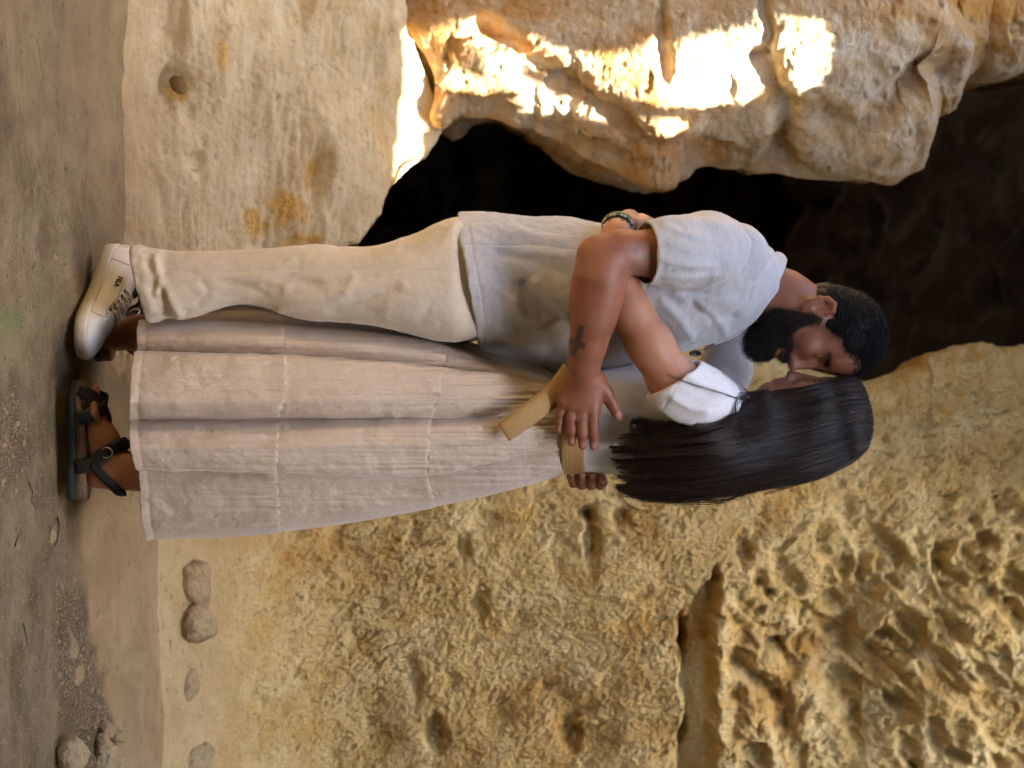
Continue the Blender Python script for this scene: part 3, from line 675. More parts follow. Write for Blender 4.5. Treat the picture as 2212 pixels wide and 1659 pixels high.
def folds(v, n, lst, front=True):
    """lst: (polyline, height mm, width px, kind); returns displacement along the normal in metres"""
    px, py = scr(v); w = sstep(0.1, -0.35, n[:, 1]) if front else 1.0; d = np.zeros(len(v))
    for (poly, h, wd, kind) in lst:
        q, tt, sd = seg_dist(px, py, poly); fade = sstep(-0.0, 0.16, tt) * sstep(1.0, 0.84, tt) if kind != 'seam' else 1.0
        if kind == 'ridge': g = np.exp(-(q / wd) ** 2)
        elif kind == 'seam': g = np.exp(-(q / wd) ** 2)
        elif kind == 'step': g = np.where(sd > 0, np.exp(-(q / wd) ** 1.2), -0.35 * np.exp(-(q / (wd * .6)) ** 2))
        d += (1.05 if kind == 'ridge' else 1.0) * h * .001 * g * fade
    return d * w
# ---------------------------------------------------------------- the man
man = empty('person', (-0.19, 0.02, 0.05), 'bearded man in grey linen shirt and sand trousers bowing his head to the woman', 'person', 'couple embracing in the cave')
HU = np.array([0.25, 0, 0.968]); HF = np.array([0.968 * .966, -0.26, -0.25 * .966]); HF -= HU * (HF @ HU); HF /= np.linalg.norm(HF); HS = np.cross(HU, HF)   # HS: his left (away from the camera)
HC = np.array(P(1812, 712, 0.0))
def Hm(f, u, s_): return HC + (HF * f + HU * u + HS * s_) * .001
RH = np.stack([HF, HU, HS])
def r3(*a): return [x * .001 for x in a]
B = Field((-0.47, -0.36, -0.02), (0.32, 0.36, 1.80), 0.0030)
# head
B.ell(Hm(0, 3, 0), r3(89, 92, 74), RH)
B.ell(Hm(42, -58, 0), r3(50, 84, 56), RH, .03)
for s_ in (-1, 1):
    B.cone(Hm(76, -140, 12 * s_), Hm(24, -114, 50 * s_), .020, .019, .02)
    B.cone(Hm(24, -114, 50 * s_), Hm(6, -56, 58 * s_), .019, .017, .02)
    B.ell(Hm(60, -64, 38 * s_), r3(24, 20, 20), RH, .02)
B.ell(Hm(76, -146, 0), r3(22, 22, 26), RH, .015)
B.ell(Hm(68, -100, 0), r3(27, 30, 30), RH, .015)
B.cone(Hm(79, 3, -30), Hm(79, 3, 30), .011, .011, .014)
B.ell(Hm(74, 26, 0), r3(18, 34, 48), RH, .02)
for s_ in (-1, 1):
    B.ell(Hm(92, -36, 31 * s_), r3(17, 13, 17), RH, .012, 'cut')
    B.ell(Hm(70, -40, 31 * s_), r3(14.5, 12.5, 16), RH, .004)
    B.cone(Hm(80, -50, 20 * s_), Hm(68, -49, 44 * s_), .0035, .003, .004)
B.cone(Hm(88, -24, 0), Hm(103, -78, 0), .0075, .0105, .010)
B.ell(Hm(103, -82, 0), r3(11, 10, 11), RH, .006)
for s_ in (-1, 1):
    B.ell(Hm(90, -85, 12 * s_), r3(11, 9, 8), RH, .006)
    B.cone(Hm(68, -111, 25 * s_), Hm(92, -104, 5 * s_), .004, .0065, .005)
    B.cone(Hm(66, -117, 23 * s_), Hm(87, -121, 5 * s_), .004, .008, .005)
    B.cone(Hm(66, -113.5, 27 * s_), Hm(100, -112, 3 * s_), .002, .0032, .003, 'cut')
    # ears
    e = Hm(-30, -50, 72 * s_); B.cone(Hm(-7, -80, 66 * s_), Hm(-13, -56, 67 * s_), .010, .012, .008)
    ax = HS * s_
    rim = [(-3, -93, 73, 5.5), (-17, -85, 79, 5), (-28, -69, 85, 5), (-31, -50, 88, 5), (-23, -35, 87, 5), (-9, -33, 82, 5), (0, -44, 77, 4.5)]
    for a, b in zip(rim[:-1], rim[1:]): B.cone(Hm(a[0], a[1], a[2] * s_), Hm(b[0], b[1], b[2] * s_), a[3] * .001, b[3] * .001, .004)
    B.cone(Hm(-11, -79, 73 * s_), Hm(-18, -52, 79 * s_), .010, .011, .006)
    B.cone(Hm(-5, -71, 83 * s_), Hm(-13, -54, 86 * s_), .0085, .0095, .003, 'cut')
    B.cone(Hm(-14, -44, 89 * s_), Hm(-22, -60, 91 * s_), .0035, .0035, .003, 'cut')
# neck, trunk (smaller than the clothes), legs
B.chain([(1745, 672, 0, 56), (1692, 645, 0, 57), (1622, 622, 0, 63), (1570, 600, 0, 72)], .03)
slices(B, [(930, 500, 700, .13, 0), (1035, 480, 700, .14, 0), (1200, 490, 740, .145, 0), (1330, 510, 750, .155, 0), (1470, 495, 715, .165, 0), (1560, 500, 690, .14, 0), (1620, 540, 660, .07, 0)], .03)
for s_ in (-1, 1):
    B.chain([(960, 600, .08 * s_, 85), (740, 612, .085 * s_, 58), (560, 597, .082 * s_, 40), (400, 612, .075 * s_, 38), (350, 600, .01 + .07 * s_, 30), (305, 588, .09 + .09 * s_, 18)], .03)
# near arm
B.chain([(1575, 552, -.13, 54), (1500, 550, -.20, 52), (1420, 547, -.235, 48), (1335, 546, -.262, 43), (1300, 560, -.272, 41), (1296, 600, -.268, 51), (1288, 645, -.255, 50), (1281, 690, -.245, 43), (1270, 745, -.225, 35), (1262, 785, -.205, 31.5)], .02)
B.ell(P(1286, 548, -.275), r3(32, 30, 34), None, .02)
# near hand: palm and five fingers lying on her waist
B.cone(P(1262, 790, -.203), P(1262, 815, -.196), .029, .026, .02)
B.cone(P(1240, 828, -.186), P(1232, 872, -.176), .020, .020, .016); B.cone(P(1262, 826, -.188), P(1256, 880, -.178), .022, .021, .016)
B.cone(P(1284, 826, -.186), P(1280, 884, -.176), .021, .018, .016); B.cone(P(1218, 842, -.180), P(1214, 866, -.174), .011, .011, .014)
def finger(F, pts, k=.004): F.chain(pts, k)
finger(B, [(1217, 868, -.176, 11), (1211, 892, -.178, 10), (1209, 912, -.176, 9), (1209, 932, -.170, 7.6)])
finger(B, [(1236, 880, -.180, 11.5), (1234, 905, -.186, 10.8), (1234, 930, -.183, 10.2), (1236, 956, -.172, 8.6)])
finger(B, [(1257, 884, -.182, 12), (1256, 910, -.190, 11.4), (1257, 936, -.187, 10.8), (1259, 963, -.175, 9)])
finger(B, [(1282, 884, -.180, 12), (1281, 910, -.187, 11.4), (1282, 938, -.185, 10.8), (1283, 964, -.173, 9)])
finger(B, [(1292, 820, -.186, 17), (1310, 850, -.178, 14), (1322, 872, -.174, 11.8), (1333, 893, -.168, 10.4), (1337, 901, -.166, 9)], .008)
for (a, b) in ((1218, 868), (1237, 878), (1257, 882), (1280, 882)): B.ell(P(a, b, -.186), r3(11, 9, 10), None, .008)
# far arm round her back, finger tips over the near edge
B.chain([(1585, 560, .14, 60), (1420, 600, .22, 48), (1330, 680, .25, 44), (1290, 800, .25, 38), (1272, 900, .215, 33), (1266, 960, .175, 29)], .02)
B.cone(P(1262, 975, .165), P(1262, 1020, .115), .030, .026, .02, sq=((.6, .8, 0), .55))
for (a, tipx, r0, pyt) in ((1236, 1233, 9, 1024), (1254, 1256, 10.2, 1026), (1275, 1279, 10.4, 1028), (1296, 1302, 10.6, 1036)):
    q = 1 if a > 1240 else .6
    finger(B, [(a, 1015, .120, r0 + 1.5), (a + 1, 1036 + 5 * q, .075, r0 + .8), (a + 2, 1040 + 8 * q, .035, r0), (tipx, pyt + 6, .002, r0 - .4), (tipx + 1, pyt, -.014, r0 - 1.5)])
v, f = B.mesh(); v = vsmooth(v, f, 1, .4); n = vnormals(v, f)
px, py = scr(v)
hl = (v - HC) @ RH.T * 1000          # f, u, s
fa = hl[:, 0] - .27 * np.abs(hl[:, 2])    # f as it reads in profile
lip = np.maximum(np.exp(-(((hl[:, 1] + 104) / 6) ** 2)) * (np.abs(hl[:, 2]) < 24), np.exp(-(((hl[:, 1] + 121) / 8) ** 2)) * (np.abs(hl[:, 2]) < 24)) * (hl[:, 0] > 66) * (hl[:, 0] < 110)
bz = sstep(-68, -90, hl[:, 1] + 0.75 * (hl[:, 0] - 30) * (hl[:, 0] < 60) * 0) * (hl[:, 0] > -25)
# beard shadow on cheeks and jaw, hairline and brows
jaw = sstep(8, -8, hl[:, 1] - np.interp(fa, [-14, -5, 20, 38, 52, 64, 90], [-40, -52, -86, -100, -98, -92, -96])) * sstep(-18, -6, fa) * sstep(-195, -180, hl[:, 1]) * (1 - sstep(12, 4, np.abs(hl[:, 2])) * (hl[:, 1] > -98) * 0.3)
mouth = np.exp(-(((hl[:, 1] + 112) / 13) ** 4)) * (np.abs(hl[:, 2]) < 28) * (hl[:, 0] > 62)
jaw = jaw * (1 - mouth)
brow = np.exp(-(((hl[:, 1] - (-14 - 0.004 * (np.abs(hl[:, 2]) - 25) ** 2)) / 4.2) ** 2)) * 1.0 * sstep(8, 14, np.abs(hl[:, 2])) * sstep(54, 46, np.abs(hl[:, 2])) * (hl[:, 0] > 40)
lash = np.exp(-(((hl[:, 1] + 48.5) / 2.2) ** 2)) * sstep(16, 20, np.abs(hl[:, 2])) * sstep(47, 43, np.abs(hl[:, 2])) * (hl[:, 0] > 50)
stub_crease = np.clip(np.maximum(np.maximum(jaw * .85, brow), lash), 0, 1)
near = (v[:, 1] < -.12)
cr1, _, _ = seg_dist(px, py, [(1251, 702), (1244, 772)]); cr2, _, _ = seg_dist(px, py, [(1228, 738), (1256, 746)]); cr3, _, _ = seg_dist(px, py, [(1230, 738), (1252, 745)])
def bar(a, b, w):
    ax, ay = a; bx, by = b; L = math.hypot(bx - ax, by - ay); ux, uy = (bx - ax) / L, (by - ay) / L
    t = (px - ax) * ux + (py - ay) * uy; s2 = np.abs((px - ax) * -uy + (py - ay) * ux); return sstep(w + 2.2, w - 2.2, s2) * sstep(-2.2, 2.2, t) * sstep(L + 2.2, L - 2.2, t)
ink = np.maximum(bar((1257, 704), (1236, 768), 7.2), bar((1230, 735), (1264, 749), 7.2)) * near * (v[:, 1] < -.2)
tn = fbm(np.stack([v[:, 0] * 95, v[:, 1] * 95, v[:, 2] * 95], -1), 3, 77)
ink2 = sstep(.12, .3, np.abs(tn)) * sstep(30, 16, seg_dist(px, py, [(1385, 545), (1390, 570), (1378, 590)])[0]) * near
nail = np.zeros(len(v))
for c in (P(1211, 936, -.174), P(1338, 905, -.166)): nail = np.maximum(nail, 0)
for (a, b, yy) in ((1232, 1021, -.02), (1257, 1024, -.022), (1281, 1026, -.022), (1303, 1036, -.02)):
    q = np.linalg.norm(v - np.array(P(a, b, yy)), axis=1); nail = np.maximum(nail, sstep(.0115, .006, q))
nailn = 0
for (a, b, yy) in ((1209, 930, -.182), (1236, 955, -.185), (1259, 962, -.186), (1283, 963, -.184), (1337, 897, -.178)):
    q = np.linalg.norm((v - np.array(P(a, b, yy))) * np.array([.8, 1, 1.15]), axis=1); nail = np.maximum(nail, .6 * sstep(.0085, .005, q))
hand_ = near * (px > 1200) * (px < 1298) * (py > 870) * (py < 970)
for cpy in (888, 908, 911, 935, 938): stub_crease = np.maximum(stub_crease, .22 * hand_ * np.exp(-((py - cpy + 4 * noise3(v * 90, 6)) / 1.6) ** 2))  # shade of the finger-joint creases put into the skin colour
body = mesh_obj('body', v, f, M_skin_m, attrs=dict(lip=lip, ink=ink, ink2=ink2, stub_crease=stub_crease, nail=nail)); put_under(body, man)
MAN_V, MAN_N, MAN_HL = v, n, hl

# short hair: cap plus strands
cap = Field(tuple(HC - .125), tuple(HC + .125), .0030)
cap.ell(Hm(-1, 5, 0), r3(93, 96, 77), RH); cap.ell(Hm(-20, -50, 0), r3(70, 50, 70), RH, .03)
def hairline(F):
    def fn(X, Y, Z):
        q = [(X - HC[0]) * RH[i, 0] + (Y - HC[1]) * RH[i, 1] + (Z - HC[2]) * RH[i, 2] for i in range(3)]
        fr, u, s2 = [a * 1000 for a in q]
        line = np.interp((fr - .27 * np.abs(s2)).ravel(), [-120, -72, -56, -46, -34, -16, -10, 2, 14, 22, 34, 52, 62, 90, 130], [-88, -88, -80, -50, -26, -24, -52, -50, -30, 4, 0, 22, 36, 52, 60]).reshape(fr.shape)
        return (line - u) * .001 * .8
    F.func(F.lo, F.lo + F.h * F.n, lambda X, Y, Z: -fn(X, Y, Z), .004, 'cut')
hairline(cap)
hv, hf = cap.mesh(); hv = vsmooth(hv, hf, 2, .5); hn = vnormals(hv, hf)
hv = hv + hn * (0.0018 * fbm(hv * 90, 2, 71))[:, None]
ho = mesh_obj('hair', hv, hf, M_hair_m); put_under(ho, man)
def fuzz(name, vv, nn, count, length, r0, mat, comb, curl=.5, par=man, jitter=.004, k=4):
    idx = np.random.choice(len(vv), count); p0 = vv[idx] + np.random.normal(scale=jitter * .4, size=(count, 3)); d = nn[idx] * (1 - curl * .4) + np.asarray(comb) * curl + np.random.normal(scale=.28, size=(count, 3))
    d /= np.linalg.norm(d, axis=1, keepdims=True); L = length * np.random.uniform(.5, 1.15, (count, 1, 1)); t = np.linspace(0, 1, k)[None, :, None]
    bend = np.asarray(comb)[None, None, :] * L * t ** 2 * .5
    o = strands(name, p0[:, None, :] + d[:, None, :] * L * t + bend, r0, r0 * .35, mat); put_under(o, par); return o
top = (hn @ HU > -.2)
sh = fuzz('hair_strand', hv[top], hn[top], 12000, .013, .00045, M_hair_m, HF * .9, .9); sh['kind'] = 'stuff'
# beard
bd = Field(tuple(Hm(30, -125, 0) - .11), tuple(Hm(30, -125, 0) + .11), .0030)
for s_ in (-1, 1):
    bd.cone(Hm(78, -150, 10 * s_), Hm(36, -130, 47 * s_), .020, .016, .02); bd.cone(Hm(36, -130, 47 * s_), Hm(20, -104, 58 * s_), .016, .011, .02)
    bd.cone(Hm(20, -104, 58 * s_), Hm(12, -56, 68 * s_), .012, .007, .012)
    bd.cone(Hm(62, -130, 36 * s_), Hm(54, -116, 42 * s_), .014, .006, .015)
    bd.cone(Hm(66, -100, 31 * s_), Hm(92, -97.5, 4 * s_), .0045, .0042, .006); bd.cone(Hm(66, -100, 31 * s_), Hm(62, -128, 32 * s_), .006, .011, .008)
bd.ell(Hm(81, -155, 0), r3(17, 21, 21), RH, .02); bd.ell(Hm(66, -160, 0), r3(24, 18, 33), RH, .02); bd.ell(Hm(86, -137, 0), r3(12, 8, 16), RH, .01)
bv, bf = bd.mesh(); bn = vnormals(bv, bf); bv = bv + bn * (.0025 * fbm(bv * 80, 3, 72) - .0005)[:, None]
bo = mesh_obj('beard', bv, bf, M_beard); put_under(bo, man)
fb = fuzz('beard_strand', bv, bn, 12000, .014, .00042, M_beard, -HU * .8 + HF * .3, .6); fb['kind'] = 'stuff'
jm = (jaw > .35) & (hl[:, 2] < 20) & (hl[:, 1] > -150 ) & (fa > -8)
fb2 = fuzz('beard_strand', v[jm], n[jm], 5000, .0065, .00035, M_beard, -HU * .9, .8); fb2['kind'] = 'stuff'
bm_ = brow > .4
fb3 = fuzz('eyebrow', v[bm_], n[bm_], 360, .006, .00045, M_beard, -HS * .6 + HU * .2, .9)

# shirt
S = Field((-0.46, -0.34, 0.80), (0.05, 0.32, 1.60), 0.0030)
tor = [(960, 463, 738, .190, 0), (1035, 459, 746, .184, 0), (1100, 465, 751, .172, 0), (1160, 468, 762, .166, 0), (1230, 470, 785, .17, 0), (1280, 479, 795, .175, 0), (1340, 486, 790, .18, 0), (1400, 478, 772, .188, 0), (1470, 466, 760, .192, 0), (1540, 458, 742, .19, 0), (1600, 484, 716, .165, 0), (1640, 514, 688, .12, 0), (1672, 540, 655, .085, 0)]
slices(S, tor)
slices(S, [(1020, 560, 762, .10, .075), (1100, 560, 784, .10, .075), (1180, 560, 806, .10, .075), (1235, 560, 812, .10, .075), (1300, 560, 790, .09, .07)], .03)
S.chain([(1590, 550, -.125, 68), (1530, 545, -.18, 70), (1460, 545, -.222, 68), (1385, 546, -.248, 66)], .022)
S.chain([(1590, 560, .125, 66), (1530, 560, .18, 66), (1380, 600, .24, 62)], .03)
a = np.array(P(1460, 545, -.222)); b = np.array(P(1392, 546, -.246)); dv = (b - a) / np.linalg.norm(b - a); e1 = np.array(P(1394, 546, -.246))
S.func(e1 - .12, e1 + .12, lambda X, Y, Z: -((X - e1[0]) * dv[0] + (Y - e1[1]) * dv[1] + (Z - e1[2]) * dv[2] + 0 * X) + 1.0 * (X * 0 + Y * 0 + Z * 0) + np.where((Y < -.145) & (X < -.13), 0, 1.0) , 0.002, 'cut')
S.chain([(1440, 546, -.229, 58), (1340, 546, -.262, 60)], .003, 'cut')
a = np.array(P(1460, 590, .222)); b = np.array(P(1400, 600, .236)); dv2 = (b - a) / np.linalg.norm(b - a)
hemx = np.array([P(990, 455)[0], P(1000, 520)[0], P(1006, 560)[0], P(1020, 640)[0], P(1034, 760)[0]]); hemz = np.array([P(988, 0)[2], P(997, 0)[2], P(1004, 0)[2], P(1018, 0)[2], P(1037, 0)[2]])
S.func(S.lo, (0.06, .34, 1.0), lambda X, Y, Z: Z - np.interp(X.ravel(), hemx, hemz).reshape(X.shape) - .0016 * np.sin(X * 47 + Y * 30) - .0008 * np.sin(X * 131), 0.002, 'cut')
# neck opening
S.chain([(1700, 640, 0, 66), (1640, 640, 0, 62), (1600, 668, 0, 50), (1560, 720, 0, 26)], .01, 'cut')
v, f = S.mesh(); v = vsmooth(v, f, 3, .5); n = vnormals(v, f); px, py = scr(v)
F_ = [([(1395, 488), (1408, 525), (1409, 570), (1395, 622)], -1.6, 3.0, 'seam'),      # sleeve hem stitch line is laid a little inwards
      ([(1600, 480), (1625, 520), (1620, 560), (1600, 590), (1567, 610), (1521, 630), (1480, 634)], -3.2, 3.2, 'seam'),
      ([(1670, 556), (1647, 590), (1623, 615), (1617, 645)], -2, 4, 'seam'),
      ([(1420, 480), (1470, 505), (1550, 520)], 5, 9, 'ridge'), ([(1430, 520), (1490, 540), (1560, 545)], 4, 8, 'ridge'), ([(1425, 560), (1480, 572), (1560, 575)], 5, 9, 'ridge'),
      ([(1425, 600), (1490, 600), (1560, 590)], 4, 8, 'ridge'), ([(1440, 500), (1500, 520), (1590, 510)], -4, 8, 'ridge'),
      ([(1400, 470), (1480, 475), (1580, 490)], 5, 8, 'ridge'), ([(1440, 625), (1520, 660), (1600, 640)], 7, 12, 'ridge'), ([(1480, 640), (1540, 690), (1600, 680)], -6, 10, 'ridge'),
      ([(1420, 640), (1470, 690), (1500, 740)], 7, 12, 'ridge'), ([(1400, 660), (1440, 710), (1460, 750)], -6, 10, 'ridge'), ([(1500, 650), (1560, 700), (1570, 730)], 6, 10, 'ridge'),
      ([(1150, 595), (1190, 640), (1240, 690)], 8, 13, 'ridge'), ([(1090, 620), (1130, 680), (1190, 720), (1240, 735)], 9, 14, 'ridge'), ([(1120, 600), (1165, 655), (1240, 715)], -7, 11, 'ridge'),
      ([(1080, 690), (1150, 720), (1230, 690)], -5, 9, 'ridge'), ([(1050, 700), (1130, 745), (1190, 760)], 6, 10, 'ridge'), ([(1050, 540), (1150, 560), (1240, 600)], -5, 14, 'ridge'), ([(1045, 480), (1120, 500), (1230, 520)], 4, 14, 'ridge'),
      ([(1100, 470), (1160, 500), (1250, 500)], -4, 10, 'ridge'), ([(1240, 560), (1180, 545), (1100, 540)], 4, 12, 'ridge'),
      ([(1010, 480), (1024, 560), (1040, 640), (1052, 745)], -1.8, 3.2, 'seam'), ([(1003, 530), (1150, 528), (1240, 540)], -1.2, 2.6, 'seam')]
d = folds(v, n, F_)
q = np.stack([v[:, 0] * 1.0, v[:, 1] * 1.0, v[:, 2] * .55], -1)
d += .0035 * fbm(q * 14, 3, 81) + .0016 * fbm(np.stack([v[:, 0] * .7, v[:, 1], v[:, 2] * 1.2], -1) * 42, 3, 82)
v = v + n * d[:, None]
shirt = mesh_obj('shirt', v, f, M_shirt); put_under(shirt, man)
# collar and placket
def ribbon(name, A, Bm, mat, par, thick=.003, sub=6, mid=None, bulge=0):
    A = np.array([P(*a) for a in A]); Bm = np.array([P(*a) for a in Bm]); m = len(A); t = np.linspace(0, m - 1, (m - 1) * sub + 1); ti = np.arange(m)
    A2 = np.stack([cs(t, ti, A[:, k]) for k in range(3)], -1); B2 = np.stack([cs(t, ti, Bm[:, k]) for k in range(3)], -1)
    w = np.linspace(0, 1, 6)[None, :, None]; g = A2[:, None] * (1 - w) + B2[:, None] * w
    nn = grid_normals(g); g = g + nn * (bulge * np.sin(w * math.pi))
    o = mesh_obj(name, g.reshape(-1, 3), grid_faces(len(t), 6), mat); so = o.modifiers.new('thickness', 'SOLIDIFY'); so.thickness = thick; so.offset = 0
    if par: put_under(o, par)
    return o
cA = [(1542, 744, -.012), (1585, 728, -.028), (1612, 706, -.045), (1640, 668, -.066), (1664, 636, -.076), (1690, 592, -.062), (1699, 562, 0), (1690, 592, .062), (1664, 636, .076), (1640, 668, .066), (1610, 712, .045)]
cB = [(1536, 722, -.05), (1570, 704, -.072), (1598, 682, -.094), (1614, 645, -.118), (1628, 612, -.122), (1652, 580, -.096), (1676, 545, 0), (1650, 585, .096), (1628, 612, .122), (1614, 645, .118), (1590, 700, .09)]
ribbon('collar', cA, cB, M_shirt, man, .004, bulge=.005)
M_button = plain('pale_button', (0.45, 0.42, 0.40), 0.35); M_cord = plain('thin_cord', (0.10, 0.12, 0.12), 0.7)
def disc(name, c, r, th, nrm, mat, par, ry=None, holes=False, seg=20):
    nrm = Vector(nrm).normalized(); q = nrm.to_track_quat('Z', 'Y').to_matrix(); v = []; prof = [(0, 1.0), (.8, 1.0), (1, .4), (1, -.6), (.8, -1)]
    for (rr, hh) in prof[1:]:
        for i in range(seg):
            a_ = 2 * math.pi * i / seg; v.append(Vector(c) + q @ Vector((math.cos(a_) * r * rr, math.sin(a_) * (ry or r) * rr, hh * th)))
    f = grid_faces(4, seg, wrap_v=True).tolist(); f.append(list(range(seg))); f.append(list(range(3 * seg, 4 * seg))[::-1])
    o = mesh_obj(name, [tuple(x) for x in v], f, mat); 
    if par: put_under(o, par)
    return o
disc('button', P(1584, 708, -.078), .0055, .0015, (.35, -.9, .3), M_button, man)
disc('pendant', P(1503, 763, -.155), .0075, .0022, (.5, -.85, .1), plain('dull_pendant', (0.16, 0.13, 0.11), 0.4, 0.3), man, ry=.014)
pth = [P(*a) for a in ((1512, 757, -.150), (1560, 748, -.13), (1597, 735, -.075), (1600, 722, -.05), (1625, 700, -.045), (1650, 668, -.068))]
tv, tf = tube(pth, .0009, 5); co = mesh_obj('necklace_cord', tv, tf, M_cord); put_under(co, man)

# trousers
T = Field((-0.42, -0.24, 0.04), (0.06, 0.24, 1.02), 0.0032)
leg = [(270, 532, 690, .066), (300, 531, 694, .068), (330, 536, 698, .068), (360, 541, 688, .066), (390, 543, 691, .068), (430, 543, 682, .066), (480, 541, 665, .064), (520, 539, 656, .064), (580, 536, 668, .07), (640, 532, 688, .076), (680, 529, 694, .08), (740, 533, 696, .088), (800, 532, 703, .094), (850, 521, 712, .10), (900, 507, 722, .105), (950, 484, 732, .105), (985, 473, 735, .102), (1030, 490, 725, .06), (1060, 500, 715, .04)]
slices(T, [(*r, -.078) for r in leg], ex=2.3)
slices(T, [(r[0], r[1] + 8, r[2] + 8, r[3], .085 + (.03 if r[0] < 400 else 0)) for r in leg], .01, ex=2.3)
slices(T, [(880, 520, 715, .12, 0), (950, 482, 731, .155, 0), (985, 472, 734, .155, 0), (1060, 490, 720, .13, 0)], .03)
ca, cb = np.array(P(284, 532, -.08)), np.array(P(322, 694, -.08))
sl_ = (cb[2] - ca[2]) / (cb[0] - ca[0])
T.func(T.lo, (0.06, .24, .3), lambda X, Y, Z: (Z - (ca[2] + sl_ * (X - ca[0]) - .12 * (Y + .08) * (Y > -.08))) , 0.002, 'cut')
v, f = T.mesh(); v = vsmooth(v, f, 3, .5); n = vnormals(v, f); px, py = scr(v)
F_ = [([(300, 600), (420, 592), (560, 585), (700, 580), (900, 583), (1030, 590)], -1.6, 2.4, 'seam'),
      ([(300, 612), (322, 640), (330, 690)], 5, 9, 'ridge'), ([(315, 560), (333, 605), (322, 650)], -6, 8, 'ridge'), ([(330, 545), (345, 600), (340, 650)], 8, 9, 'ridge'), ([(345, 600), (375, 660), (395, 692)], 9, 10, 'ridge'),
      ([(345, 610), (356, 660), (352, 692)], -10, 8, 'ridge'), ([(330, 600), (370, 580), (430, 590)], -5, 7, 'ridge'), ([(350, 640), (420, 625), (480, 640)], 5, 9, 'ridge'), ([(400, 680), (470, 650), (560, 640)], 6, 10, 'ridge'),
      ([(430, 600), (450, 630), (420, 665)], -5, 8, 'ridge'), ([(390, 560), (460, 570), (540, 560)], 3, 9, 'ridge'), ([(460, 610), (520, 615), (590, 645)], -5, 9, 'ridge'), ([(500, 600), (560, 600), (640, 625)], 5, 11, 'ridge'),
      ([(560, 625), (620, 600), (700, 620)], -7, 13, 'ridge'), ([(580, 670), (640, 655), (720, 640), (840, 610)], 9, 14, 'ridge'), ([(690, 680), (790, 650), (880, 620)], -8, 14, 'ridge'), ([(740, 640), (760, 610), (770, 590)], 5, 10, 'ridge'),
      ([(820, 690), (850, 640), (880, 605)], 5, 14, 'ridge'), ([(640, 560), (740, 555), (840, 550)], 3, 12, 'ridge'), ([(860, 530), (900, 540), (980, 545)], -3, 10, 'ridge'), ([(900, 700), (930, 660), (1000, 640)], -5, 12, 'ridge')]
d = .55 * folds(v, n, F_)
d += .0035 * fbm(v * np.array([1, 1, .6]) * 11, 3, 83) + .0014 * fbm(v * 40, 3, 84) + .0035 * sstep(.32, .12, v[:, 2]) * fbm(v * np.array([.6, .6, 1.4]) * 26, 2, 85)
v = v + n * d[:, None]
tr = mesh_obj('trousers', v, f, M_trousers); put_under(tr, man)
lo_, _ = tube([P(*a) for a in ((944, 545, -.172), (985, 541, -.176), (1020, 537, -.178))], .0009, 5), 0

